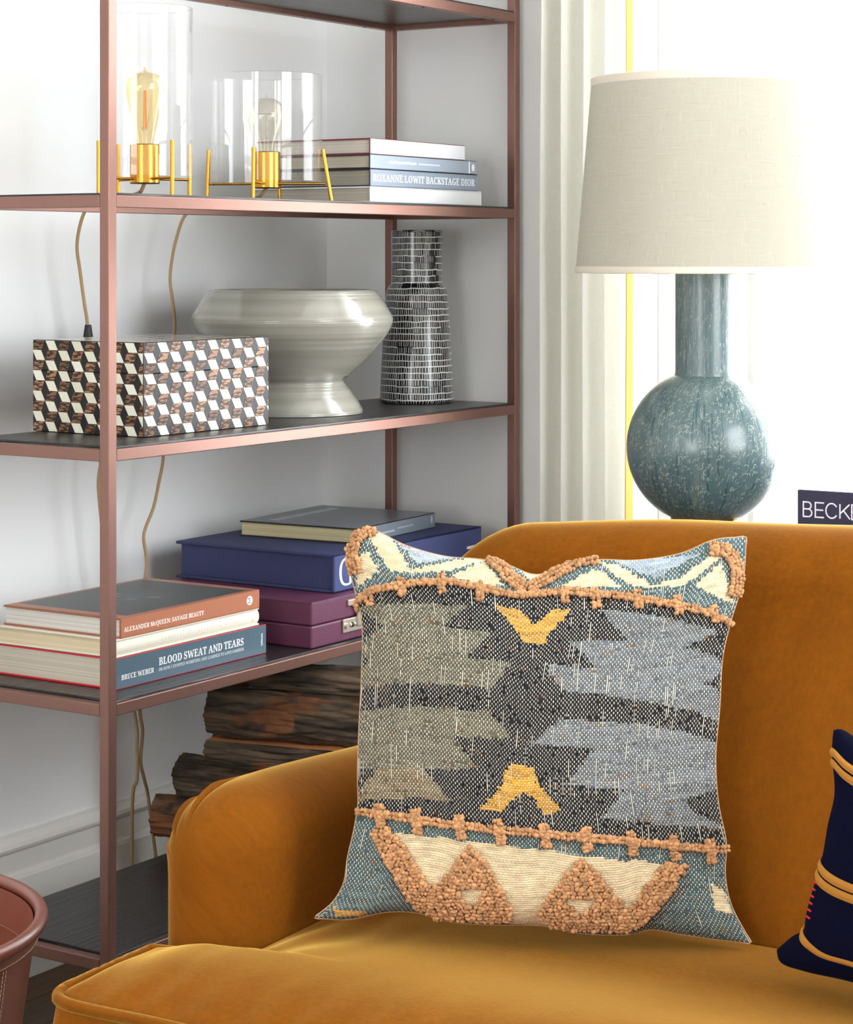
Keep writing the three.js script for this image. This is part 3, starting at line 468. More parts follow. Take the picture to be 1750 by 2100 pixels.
// ------------------------------------------------------------------ sofa
const napTex = dataTex(512, 512, (u, v) => { const n = 1 + 0.14 * tnoise(u, v, 4, 3) + 0.16 * tnoise(u, v, 60, 2) + 0.1 * tnoise(u, v, 16, 2, 1, 3); return [0.485 * n, 0.272 * n, 0.015 * n]; }, { srgb: true, repeat: [2.2, 2.2] });
const napBump = dataTex(256, 256, (u, v) => 0.5 + 0.9 * tnoise(u, v, 50, 2), { repeat: [7, 7] });
M.velvet = phys({ map: napTex, roughness: 0.85, bumpMap: napBump, bumpScale: 0.00025, sheen: 1.6, sheenColor: new THREE.Color(1, 0.66, 0.16), sheenRoughness: 0.6, specularIntensity: 0.25, side: THREE.DoubleSide });
const seatY = 0.505;
{
  const t = thing('velvet_sofa', 'mustard velvet sofa with low rounded arms and piped seat cushion', 'sofa', [-1.745, 0, -1.866], D(3));
  const L = 2.1, aw = 0.155, armIn = 0.112;
  const base = obj('base', [bx(L - 0.06, 0.22, 0.74, L / 2, 0.24, -0.43, 0.02)], M.velvet, t); void base;
  for (const x of [0.06, L - 0.06]) for (const z of [-0.1, -0.75]) obj('leg', new THREE.CylinderGeometry(0.026, 0.016, 0.14, 20).translate(x, 0.07, z), std({ color: hex(52, 32, 20), roughness: 0.4 }), t);
  // arm: a stadium section swept back, its front rounded over, with stitched pleats on the front shoulder
  function arm(mirror) {
    const r = aw / 2, yTop = 0.688, y0 = 0.14, front = -0.235, back = -0.8, rf = 0.12, cx = armIn - r;
    const f = (s, q) => {   // q: 0 centre of the front, 1 the back; s: round the section from outer foot over the top to inner foot
      let rad, z;
      if (q < 0.45) { const a = q / 0.45 * Math.PI / 2; rad = Math.pow(Math.sin(a), 0.95); z = front - rf * (1 - Math.cos(a)); } else { rad = 1; z = lerp(front - rf, back, (q - 0.45) / 0.55); }
      const lift = -0.02 * smooth(0.45, 1, q);
      const H1 = yTop - r - y0; let x, y; const leg = 0.3;
      if (s < leg) { x = -r; y = y0 + H1 * (s / leg); } else if (s > 1 - leg) { x = r; y = y0 + H1 * ((1 - s) / leg); } else { const a = Math.PI * (1 - (s - leg) / (1 - 2 * leg)); x = r * Math.cos(a) * 1.0; y = yTop - r + r * Math.sin(a); }
      let out = 1; const ang = (s - leg) / (1 - 2 * leg) * 180;    // 0 outer side, 90 top, 180 inner side
      for (const [p, d, w] of [[4, 0.1, 1], [38, 0.11, 1], [70, 0.09, 0.9]]) { const u = ang - p, along = smooth(0.06, 0.2, q) * (1 - smooth(0.36, 0.52, q)); if (u > -14 && u < 16) out += along * w * (u < 0 ? d * Math.exp(-(u * u) / 50) : -0.55 * d * Math.exp(-(u * u) / 30)); }
      const yc = yTop - r; const cy = y > yc ? yc : y;
      return [cx + mirror * 0 + x * rad * out, (cy + (y - cy) * rad * out) + lift * (y > yc ? 1 : 0), z - (out - 1) * 0.02];
    };
    const g = grid(320, 120, f, (s, q) => { const p = f(s, q); return [p[2] * 1.3 + p[0] * 0.4, p[1] + p[0]]; });
    if (mirror) { g.scale(-1, 1, 1); g.translate(L, 0, 0); }
    obj('arm', g, M.velvet, t);
  }
  arm(0); arm(1);
  // back: reclined, rounded top and ends, piped along its end
  const bx0 = 0.075, bx1 = L - 0.075, rc = 0.13;
  const topY = (x) => { const d = Math.min(x - bx0, bx1 - x); const e = d < rc ? 1 - Math.sqrt(Math.max(0, 1 - (1 - d / rc) ** 2)) : 0; return 0.972 - rc * 0.95 * e + 0.022 * smooth(0, 0.4, d) + 0.014 * smooth(0.35, 0.9, d); };
  const backPt = (s, q) => {
    const x = lerp(bx0, bx1, s), yt = topY(x), th = 0.075 + 0.02 * smooth(0, 0.4, Math.min(x - bx0, bx1 - x));
    const yb = 0.3, zf = (y) => -0.60 - 0.17 * smooth(0.45, 1.05, y) - 0.02 * Math.sin((y - 0.3) * 3);
    const leg = 0.36, h = yt - th; let y, z;
    if (q < leg) { y = lerp(yb, h, q / leg); z = zf(y); } else if (q > 1 - leg) { y = lerp(yb, h, (1 - q) / leg); z = zf(h) - 2 * th; } else { const a = Math.PI * (q - leg) / (1 - 2 * leg); y = h + th * Math.sin(a); z = zf(h) - th + th * Math.cos(a); }
    return [x, y, z];
  };
  obj('backrest', grid(120, 60, (s, q) => backPt(1 - s, q), (s, q) => [(1 - s) * L, q * 1.2]), M.velvet, t);
  for (const e of [0, 1]) {
    const ed = []; for (let i = 0; i <= 40; i++) ed.push(backPt(e, i / 40));
    const c = [ed[0][0], 0.55, -0.72], pos = [...c], idx = []; ed.forEach((p) => pos.push(...p)); for (let i = 1; i <= 40; i++) e ? idx.push(0, i, i + 1) : idx.push(0, i + 1, i);
    const g = new THREE.BufferGeometry(); g.setAttribute('position', new THREE.Float32BufferAttribute(pos, 3)); g.setAttribute('uv', new THREE.Float32BufferAttribute(pos.filter((_, i) => i % 3 !== 0), 2)); g.setIndex(idx); g.computeVertexNormals(); obj('back_end', g, M.velvet, t);
    obj('piping', tube(ed.slice(2, 39), 0.0065, 120, 8), M.velvet, t);
  }
  // T-shaped seat cushion
  const D0 = 0.60, y1 = seatY, crown = 0.034, yB = 0.345;
  const cush = new THREE.Group(); cush.name = 'seat_cushion'; t.add(cush);
  const xl = (d) => { const rcor = 0.045; const e = d < rcor ? rcor - Math.sqrt(rcor * rcor - (rcor - d) ** 2) : 0; return e + (armIn + 0.004) * smooth(0.205, 0.235, d); };
  const topPt = (s, q) => {
    const d = q * D0, a = xl(d), x = lerp(a, L - a, s);
    const eL = Math.min(x - a, L - a - x), eF = d, e = Math.min(eL, eF + 0.0);
    const hh = 1 - Math.exp(-Math.max(0, eF) / 0.06), hl = 1 - Math.exp(-Math.max(0, eL) / (d < 0.22 ? 0.05 : 0.04));
    const puck = 0.0035 * Math.exp(-e / 0.05) * (1 - Math.exp(-e / 0.01)) * Math.sin(x * 95 + 3 * noise(x * 8, d * 8)) + 0.003 * noise(x * 4, d * 5, 2.2);
    return [x, y1 + (crown - 0.036 * smooth(0.1, 0.45, d)) * hh * hl + puck * smooth(0, 0.02, e), -d];
  };
  const ease = (s) => { const k = 0.35; return s < 0.12 ? 0.12 * Math.pow(s / 0.12, 1.6) * k / k : s > 0.88 ? 1 - 0.12 * Math.pow((1 - s) / 0.12, 1.6) : s; };
  obj('cushion_top', grid(260, 90, (s, q) => topPt(ease(s), Math.pow(q, 1.3)), (s, q) => { const p = topPt(ease(s), Math.pow(q, 1.3)); return [p[0], p[2]]; }).scale(1, 1, 1), M.velvet, cush);
  const rim = []; for (let i = 0; i <= 60; i++) rim.push([xl(0.22 * (1 - i / 60)), -0.22 * (1 - i / 60)]); for (let i = 1; i <= 80; i++) rim.push([lerp(xl(0), L - xl(0), i / 80), 0]); for (let i = 1; i <= 60; i++) rim.push([L - xl(0.22 * i / 60), -0.22 * i / 60]);
  const rimAt = (s) => { const k = s * (rim.length - 1), i = Math.min(rim.length - 2, Math.floor(k)), f = k - i; return [lerp(rim[i][0], rim[i + 1][0], f), lerp(rim[i][1], rim[i + 1][1], f)]; };
  const nr = (s) => { const a = rimAt(Math.max(0, s - 0.004)), b = rimAt(Math.min(1, s + 0.004)), dx = b[0] - a[0], dz = b[1] - a[1], l = Math.hypot(dx, dz) || 1; return [-dz / l, dx / l]; };
  obj('cushion_border', grid(200, 10, (s, q) => { const [x, z] = rimAt(s), [nx, nz] = nr(s), b = 0.010 * Math.sin(Math.PI * q); return [x + nx * b, lerp(y1, yB, q), z + nz * b]; }, (s, q) => [s * 2.6, q * 0.16]), M.velvet, cush);
  obj('piping', tube(rim.filter((_, i) => i % 2 === 0).map(([x, z], i) => [x, y1 + 0.0015 * noise(i * 0.7), z]), 0.0075, 300, 10), M.velvet, cush);
  obj('piping', tube(rim.filter((_, i) => i % 2 === 0).map(([x, z]) => [x, yB, z]), 0.007, 300, 10), M.velvet, cush);
}

// ------------------------------------------------------------------ cushions: a stuffed cover between four traced edges (tracing units, 1 unit about 0.6 mm)
function polyline(pts) { const a = pts.map((p) => new THREE.Vector2(...p)); const len = [0]; for (let i = 1; i < a.length; i++) len.push(len[i - 1] + a[i].distanceTo(a[i - 1])); const tot = len.at(-1);
  const curve = new THREE.CatmullRomCurve3(a.map((p) => new THREE.Vector3(p.x, p.y, 0)), false, 'centripetal');
  const table = curve.getSpacedPoints(300); void tot; return (t) => { const k = clamp(t) * 300, i = Math.min(299, Math.floor(k)), f = k - i; return [lerp(table[i].x, table[i + 1].x, f), lerp(table[i].y, table[i + 1].y, f)]; }; }
function stuffed({ L, R, T: Tp, B, toLocal, front, back, wrinkle = 0, pinch = 0.45 }) {
  const l = polyline(L), r = polyline(R), tp = polyline(Tp), b = polyline(B), c00 = tp(0), c10 = tp(1), c01 = b(0), c11 = b(1);
  const flat = (s, t) => { const a = tp(s), d = b(s), e = l(t), f = r(t); return [0, 1].map((k) => (1 - t) * a[k] + t * d[k] + (1 - s) * e[k] + s * f[k] - ((1 - s) * (1 - t) * c00[k] + s * (1 - t) * c10[k] + (1 - s) * t * c01[k] + s * t * c11[k])); };
  const bulge = (s, t) => { const e = 16 * s * (1 - s) * t * (1 - t); const side = Math.min(s, 1 - s), v = Math.min(t, 1 - t); return Math.pow(Math.max(0, e), pinch) + wrinkle * noise(s * 7, t * 7, 4.4) * smooth(0, 0.12, Math.min(side, v)); };
  const pt = (s, t, sg = 1) => { const [u, v] = flat(s, t), [x, y] = toLocal(u, v); return [x, y, sg > 0 ? front * bulge(s, t) : -back * bulge(s, t)]; };
  const inverse = (u, v) => { let s = 0.5, t = 0.5; for (let i = 0; i < 30; i++) { const p = flat(s, t), h = 1e-3, a = flat(s + h, t), q = flat(s, t + h), j = [(a[0] - p[0]) / h, (q[0] - p[0]) / h, (a[1] - p[1]) / h, (q[1] - p[1]) / h], dd = j[0] * j[3] - j[1] * j[2] || 1e-6, ex = u - p[0], ey = v - p[1]; s = clamp(s + 0.8 * (ex * j[3] - ey * j[1]) / dd, 0.001, 0.999); t = clamp(t + 0.8 * (ey * j[0] - ex * j[2]) / dd, 0.001, 0.999); } return [s, t]; };
  const edge = (x) => 0.5 - 0.5 * Math.cos(Math.PI * x);   // finer towards the seams
  const geo = (sg, n = 120) => grid(n, n, (a, q) => pt(edge(a), edge(q), sg), (a, q) => [edge(a), 1 - edge(q)]);
  const frontGeo = (n) => geo(1, n);
  const backGeo = (n) => { const g = geo(-1, n); const ix = g.index.array; for (let i = 0; i < ix.length; i += 3) { const k = ix[i]; ix[i] = ix[i + 1]; ix[i + 1] = k; } g.computeVertexNormals(); return g; };
  const at = (s, t) => { const h = 0.004, p = new THREE.Vector3(...pt(s, t)), a = new THREE.Vector3(...pt(Math.min(0.999, s + h), t)).sub(new THREE.Vector3(...pt(Math.max(0.001, s - h), t))), d = new THREE.Vector3(...pt(s, Math.min(0.999, t + h))).sub(new THREE.Vector3(...pt(s, Math.max(0.001, t - h)))); return [p, d.cross(a).normalize()]; };
  return { pt, at, inverse, frontGeo, backGeo, l, r, tp, b };
}
const inside = (p, poly) => { let c = false; for (let i = 0, j = poly.length - 1; i < poly.length; j = i++) { const [xi, yi] = poly[i], [xj, yj] = poly[j]; if (yi > p[1] !== yj > p[1] && p[0] < ((xj - xi) * (p[1] - yi)) / (yj - yi) + xi) c = !c; } return c; };

// ------------------------------------------------------------------ kilim cushion
{
  const k0 = 2.713 / 4484;
  const c = stuffed({
    L: [[738, 1110], [722, 1155], [738, 1235], [750, 1290], [749, 1400], [744, 1500], [741, 1600], [742, 1650], [734, 1700], [720, 1760], [712, 1810], [690, 1848], [652, 1880]],
    R: [[1533, 1112], [1527, 1195], [1502, 1280], [1486, 1350], [1480, 1450], [1472, 1550], [1478, 1640], [1494, 1720], [1492, 1780], [1504, 1840], [1545, 1916]],
    T: [[738, 1110], [770, 1104], [840, 1134], [920, 1155], [990, 1160], [1040, 1168], [1105, 1190], [1165, 1174], [1230, 1160], [1310, 1160], [1400, 1146], [1470, 1118], [1533, 1112]],
    B: [[652, 1880], [720, 1882], [800, 1866], [860, 1866], [940, 1884], [1060, 1888], [1120, 1888], [1200, 1902], [1300, 1902], [1340, 1892], [1400, 1900], [1480, 1910], [1545, 1916]],
    toLocal: (u, v) => { const k = k0 * (1 + 0.04 * (1890 - v) / 800); return [(u - 1100) * k, (1902 - v) * k * 0.985]; },
    front: 0.075, back: 0.075, wrinkle: 0.05, pinch: 0.42,
  });
  const t = thing('kilim_cushion', 'square kilim cushion with black, grey and teal weave and tan tufts', 'cushion', [-1.37, 0.522, -2.342]);
  t.rotation.order = 'YXZ'; t.rotation.set(D(-12), D(30), 0);
  const A = (pts) => pts.map(([x, y]) => [640 + x / 1.902, 1060 + y / 1.902]), Bz = (pts) => pts.map(([x, y]) => [640 + x / 1.902, 1500 + y / 1.902]);
  const OL = [98, 94, 78], BG = [98, 104, 109], BK = [26, 24, 28], TE = [74, 95, 98], TE2 = TE, CR = [224, 204, 166], CR2 = CR, GO = [204, 146, 44], PE = [190, 142, 98];
  const polys = [
    [OL, [[600, 1200], [1100, 1200], [1100, 1690], [600, 1690]]], [BG, [[1100, 1200], [1600, 1200], [1600, 1730], [1100, 1690]]],
    [[120, 106, 82], [[735, 1580], [900, 1575], [950, 1650], [740, 1650]]],
    [BK, [[700, 1200], [1560, 1200], [1560, 1312], [1480, 1302], [1400, 1280], [1300, 1268], [1225, 1262], [976, 1256], [900, 1252], [800, 1254], [700, 1262]]],
    [BK, [[976, 1250], [919, 1297], [1018, 1310], [966, 1360], [1060, 1369], [1024, 1414], [1018, 1466], [1053, 1506], [1057, 1515], [1109, 1522], [1109, 1515], [1157, 1474], [1160, 1423], [1124, 1370], [1229, 1376], [1176, 1325], [1292, 1324], [1229, 1258]]],
    [BK, [[740, 1424], [820, 1414], [892, 1411], [1029, 1416], [1166, 1423], [1323, 1438], [1420, 1460], [1500, 1486], [1500, 1526], [1476, 1517], [1323, 1486], [1160, 1475], [1018, 1466], [892, 1454], [820, 1457], [740, 1466]]],
    [BK, [[1057, 1514], [944, 1514], [990, 1574], [883, 1578], [944, 1646], [1100, 1670], [1235, 1668], [1283, 1611], [1166, 1604], [1222, 1535], [1109, 1525]]],
    [BK, [[700, 1648], [753, 1643], [870, 1633], [944, 1643], [1100, 1655], [1235, 1666], [1340, 1678], [1452, 1688], [1540, 1696], [1540, 1740], [700, 1690]]],
    [BK, [[740, 1258], [798, 1297], [740, 1336]]], [BK, [[1500, 1290], [1408, 1333], [1500, 1362]]], [BK, [[1500, 1378], [1444, 1402], [1500, 1424]]], [BK, [[730, 1580], [788, 1578], [730, 1640]]], [BK, [[1500, 1600], [1404, 1632], [1430, 1660], [1500, 1690]]], [BK, [[735, 1350], [765, 1365], [735, 1385]]],
    [GO, [[1027, 1256], [1073, 1263], [1089, 1278], [1102, 1292], [1114, 1287], [1138, 1263], [1173, 1264], [1166, 1278], [1140, 1304], [1126, 1321], [1125, 1331], [1080, 1330], [1078, 1316], [1059, 1294], [1042, 1273]]],
    [GO, [[1055, 1567], [1105, 1574], [1109, 1600], [1161, 1656], [1122, 1665], [1105, 1630], [1083, 1619], [1061, 1634], [1040, 1660], [996, 1654], [1031, 1617]]],
    // upper border
    [TE, [[600, 1040], [1600, 1040], [1600, 1310], [1500, 1288], [1450, 1268], [1390, 1252], [1300, 1238], [1230, 1233], [1160, 1230], [1090, 1238], [1010, 1227], [960, 1216], [900, 1211], [840, 1216], [790, 1226], [745, 1246], [600, 1290]]],
    [CR, A([[170, 210], [240, 165], [278, 245], [200, 300]])], [CR, A([[235, 95], [330, 95], [350, 150], [405, 240], [470, 222], [620, 188], [690, 172], [705, 190], [560, 240], [440, 252], [330, 246], [290, 190], [250, 130]])],
    [CR, A([[555, 262], [690, 195], [765, 296], [700, 297]])], [CR, A([[980, 302], [1110, 228], [1160, 250], [1212, 297], [1000, 304]])], [CR, A([[1130, 200], [1200, 212], [1330, 292], [1440, 262], [1560, 168], [1590, 148], [1600, 178], [1482, 270], [1430, 292], [1300, 300], [1230, 287]])],
    [CR, A([[1488, 292], [1592, 205], [1622, 260], [1640, 352], [1560, 322]])], [CR, A([[830, 225], [885, 250], [965, 228], [905, 288], [860, 280]])], [[150, 160, 170], A([[340, 110], [480, 140], [620, 175], [430, 215]])], [[140, 156, 170], A([[1180, 190], [1400, 180], [1520, 165], [1340, 270]])],
    // lower border
    [TE2, [[560, 1680], [745, 1668], [840, 1675], [1000, 1692], [1200, 1707], [1400, 1724], [1600, 1738], [1600, 1960], [560, 1960]]],
    [CR2, Bz([[340, 385], [700, 420], [1050, 455], [1390, 490], [1240, 690], [1000, 760], [800, 730], [640, 700], [480, 620]])],
    [GO, Bz([[95, 672], [125, 690], [230, 690], [220, 715], [110, 712]])], [CR2, Bz([[1560, 560], [1620, 600], [1640, 680], [1570, 660]])],
    [[74, 74, 76], Bz([[300, 480], [330, 520], [430, 660], [360, 640]])], [[70, 72, 74], Bz([[1440, 560], [1480, 560], [1330, 740], [1270, 750]])],
  ];
  const tufts = [
    ['line', [[737, 1262], [748, 1244], [770, 1230], [800, 1222], [840, 1215], [900, 1210], [960, 1215], [1010, 1225], [1060, 1236], [1100, 1235], [1160, 1229], [1230, 1232], [1300, 1238], [1400, 1254], [1450, 1265], [1498, 1284]], 7.5],
    ['line', [[1014, 1160], [1030, 1176], [1060, 1206], [1084, 1222]], 13], ['line', [[1096, 1222], [1150, 1192], [1200, 1168], [1232, 1162]], 12],
    ['line', [[740, 1190], [734, 1160], [738, 1130], [752, 1112], [772, 1106]], 14], ['line', [[1462, 1140], [1488, 1140], [1508, 1165], [1512, 1195], [1506, 1228]], 14],
    ['line', [[746, 1666], [790, 1668], [840, 1673], [920, 1682], [1000, 1690], [1100, 1697], [1200, 1705], [1300, 1712], [1400, 1722], [1490, 1729]], 8.5],
    ['poly', Bz([[255, 380], [330, 370], [365, 405], [500, 610], [500, 710], [410, 655], [310, 500]])],
    ['poly', Bz([[630, 420], [700, 490], [800, 655], [785, 715], [660, 712], [500, 706], [480, 612], [575, 505]]), Bz([[578, 588], [705, 588], [650, 672]])],
    ['poly', Bz([[1065, 460], [1140, 540], [1240, 655], [1260, 735], [1100, 745], [960, 735], [890, 680], [985, 550]]), Bz([[998, 618], [1118, 618], [1060, 692]])],
    ['poly', Bz([[1375, 485], [1470, 490], [1425, 575], [1300, 715], [1235, 745], [1205, 690], [1245, 650]])],
  ];
  for (const [x, y, r] of [[768, 1238, 15], [833, 1218, 17], [915, 1213, 17], [992, 1228, 16], [1163, 1234, 14], [1225, 1238, 19], [1310, 1240, 17], [1390, 1250, 18], [1462, 1266, 15]]) tufts.push(['line', [[x, y - r * 0.8], [x + 3, y + r]], 9]);
  for (const [x, y] of [[792, 1668], [868, 1677], [955, 1686], [1035, 1694], [1125, 1700], [1208, 1706], [1298, 1713], [1383, 1722], [1456, 1729]]) tufts.push(['line', [[x - 2, y - 18], [x, y], [x + 4, y + 24]], 10]);
  // woven cloth, drawn thread by thread in the cloth's own coordinates
  const S = 1024, plan = document.createElement('canvas'); plan.width = plan.height = S; const pc = plan.getContext('2d');
  pc.fillStyle = `rgb(${TE})`; pc.fillRect(0, 0, S, S);
  for (const [col, poly] of polys) { pc.fillStyle = `rgb(${col})`; pc.beginPath(); const fine = []; poly.forEach((a, i) => { const b = poly[(i + 1) % poly.length], n = Math.max(1, Math.ceil(Math.hypot(b[0] - a[0], b[1] - a[1]) / 40)); for (let j = 0; j < n; j++) fine.push([lerp(a[0], b[0], j / n), lerp(a[1], b[1], j / n)]); }); fine.forEach(([u, v], i) => { const [s, q] = c.inverse(u, v); i ? pc.lineTo(s * S, q * S) : pc.moveTo(s * S, q * S); }); pc.fill(); }
  const px = pc.getImageData(0, 0, S, S).data, TS = 2048, NC = 192, NR = 160;
  const col = new Uint8Array(TS * TS * 4), bmp = new Uint8Array(TS * TS * 4);
  const wa = new Float32Array(TS), wb = new Float32Array(TS);
  for (let y = 0; y < TS; y++) {
    const tt = 1 - (y + 0.5) / TS;
    for (let x = 0; x < TS; x++) {
      const s = (x + 0.5) / TS, cx = s * NC + 0.9 * noise(s * 9, tt * 7, 1) + 0.3 * noise(s * 60, tt * 20, 9), cy = tt * NR + 0.8 * noise(s * 5, tt * 12, 5) + 0.25 * noise(s * 40, tt * 60, 2);
      const ci = Math.floor(cx), ri = Math.floor(cy), fx = cx - ci - 0.5, fy = cy - ri - 0.5;
      const seg = Math.floor((ci + 3 * hash(ri, 2)) / 6);
      const jx = Math.round(clamp(s + (hash(ri, seg, 1) - 0.5) * 0.012) * (S - 1)), jy = Math.round(clamp((ri + 0.5) / NR) * (S - 1)), o4 = (jy * S + jx) * 4;
      let r = px[o4], g = px[o4 + 1], b = px[o4 + 2]; const light = (r + g + b) / 3 > 165;
      const tv = light ? 0.3 : 1, tone = 1 + tv * (0.2 * (hash(ri, seg, 7) - 0.5) + 0.16 * (hash(Math.floor(ri / 3), 11) - 0.5)) + 0.14 * noise(s * 30, tt * 90, 3);
      r *= tone; g *= tone; b *= tone;
      if (!light && hash(ri, seg, 19) < 0.035) { r = r * 0.6 + 50; g = g * 0.6 + 30; b = b * 0.6 + 14; }
      const on = ((ci + ri) & 1) === 0, run = hash(ci, Math.floor(ri / 7), 5) < 0.06, wide = 0.19 + 0.07 * hash(ci, 3), miss = hash(ci, ri, 8) < 0.06;
      let h = 0.5 + 0.22 * Math.cos(fy * Math.PI) - 0.2;
      if ((on || run) && !miss && Math.abs(fx) < wide && Math.abs(fy) < (run ? 0.55 : 0.44)) {
        const q = 0.88 + 0.16 * hash(ci, ri, 4); const W = light ? [r * 1.06, g * 1.05, b * 1.04] : [232 * q, 226 * q, 206 * q];
        [r, g, b] = W; h = 0.8 - fx * fx * 1.2;
      }
      const o = (y * TS + x) * 4; col[o] = clamp(r, 0, 255); col[o + 1] = clamp(g, 0, 255); col[o + 2] = clamp(b, 0, 255); col[o + 3] = 255; bmp[o] = bmp[o + 1] = bmp[o + 2] = clamp(h) * 255; bmp[o + 3] = 255;
    }
  }
  void wa; void wb;
  const mk = (a, srgb) => { const q = new THREE.DataTexture(a, TS, TS); q.magFilter = THREE.LinearFilter; q.minFilter = THREE.LinearFilter; if (srgb) q.colorSpace = THREE.SRGBColorSpace; q.needsUpdate = true; return q; };
  const weave = std({ map: mk(col, true), bumpMap: mk(bmp, false), bumpScale: 0.0028, roughness: 0.95, side: THREE.DoubleSide });
  obj('woven_front', c.frontGeo(150), weave, t);
  obj('plain_back', c.backGeo(60), std({ color: hex(196, 160, 122), roughness: 0.95, side: THREE.DoubleSide }), t).userData.label = 'plain tan cotton back';
  { const rim = []; for (const [f, rev] of [[c.tp, 0], [c.r, 0], [c.b, 1], [c.l, 1]]) for (let i = 0; i < 40; i++) { const p = f(rev ? 1 - i / 40 : i / 40), k = k0 * (1 + 0.04 * (1890 - p[1]) / 800); rim.push([(p[0] - 1100) * k, (1902 - p[1]) * k * 0.985, -0.0012]); } obj('seam_piping', tube(rim, 0.0014, 420, 6, true), std({ color: hex(196, 160, 122), roughness: 0.95 }), t); }
  // piled tufts
  const spots = [];
  for (const [kind, a, b] of tufts) {
    if (kind === 'line') {
      const f = polyline(a); let len = 0; for (let i = 1; i < a.length; i++) len += Math.hypot(a[i][0] - a[i - 1][0], a[i][1] - a[i - 1][1]);
      const n = Math.max(2, Math.round(len / 6.4)), rows = Math.max(2, Math.round((b - 1.5) * 2 / 6.2));
      for (let i = 0; i <= n; i++) { const p = f(i / n), e = f(Math.min(1, i / n + 0.01)), g = f(Math.max(0, i / n - 0.01)), l = Math.hypot(e[0] - g[0], e[1] - g[1]) || 1, nx = -(e[1] - g[1]) / l, ny = (e[0] - g[0]) / l; for (let r = 0; r < rows; r++) { const o = ((r + 0.5) / rows - 0.5) * 2 * (b - 1.5) + rr(-1.6, 1.6), w = rr(-1.6, 1.6); spots.push([p[0] + nx * o + ny * w, p[1] + ny * o - nx * w]); } }
    } else {
      const xs = a.map((p) => p[0]), ys = a.map((p) => p[1]);
      for (let y = Math.min(...ys); y < Math.max(...ys); y += 6.6) for (let x = Math.min(...xs); x < Math.max(...xs); x += 7.4) { const p = [x + rr(-2, 2) + (Math.round(y / 6.6) % 2) * 3.7, y + rr(-1.8, 1.8)]; if (inside(p, a) && !(b && inside(p, b))) spots.push(p); }
    }
  }
  const ball = mergeVertices(new THREE.IcosahedronGeometry(1, 2).deleteAttribute('normal').deleteAttribute('uv')); { const bp = ball.attributes.position; for (let i = 0; i < bp.count; i++) { const x = bp.getX(i), y = bp.getY(i), z = bp.getZ(i), k = 1 + 0.3 * noise(x * 1.7, y * 1.7, z * 1.7) + 0.12 * noise(x * 5, y * 5, z * 5); bp.setXYZ(i, x * k, y * k, z * k); } ball.computeVertexNormals(); }
  const spin = new THREE.Quaternion(), wool = std({ color: 0xffffff, roughness: 1 });
  const im = new THREE.InstancedMesh(ball, wool, spots.length); im.name = 'wool_tufts'; im.castShadow = im.receiveShadow = true; im.userData = { kind: 'stuff', label: 'raised tan wool loop pile' };
  const m4 = new THREE.Matrix4(), qn = new THREE.Quaternion(), zz = new THREE.Vector3(0, 0, 1), cc = new THREE.Color();
  spots.forEach(([u, v], i) => {
    const [s, q] = c.inverse(u, v), [p, n] = c.at(s, q); if (n.z < 0) n.negate();
    const rad = 0.0028 * rr(0.8, 1.2); qn.setFromUnitVectors(zz, n).multiply(spin.setFromAxisAngle(zz, rr(0, 6.28))); p.addScaledVector(n, 0.0025 + rr(0, 0.0016));
    m4.compose(p, qn, new THREE.Vector3(rad * rr(0.8, 1.05), rad * rr(1.0, 1.4), rad * rr(1.0, 1.35))); im.setMatrixAt(i, m4);
    const d = rr(0.86, 1.12); cc.setRGB(PE[0] * d / 255, PE[1] * d / 255, PE[2] * d / 255, THREE.SRGBColorSpace); im.setColorAt(i, cc);
  });
  t.add(im);
}

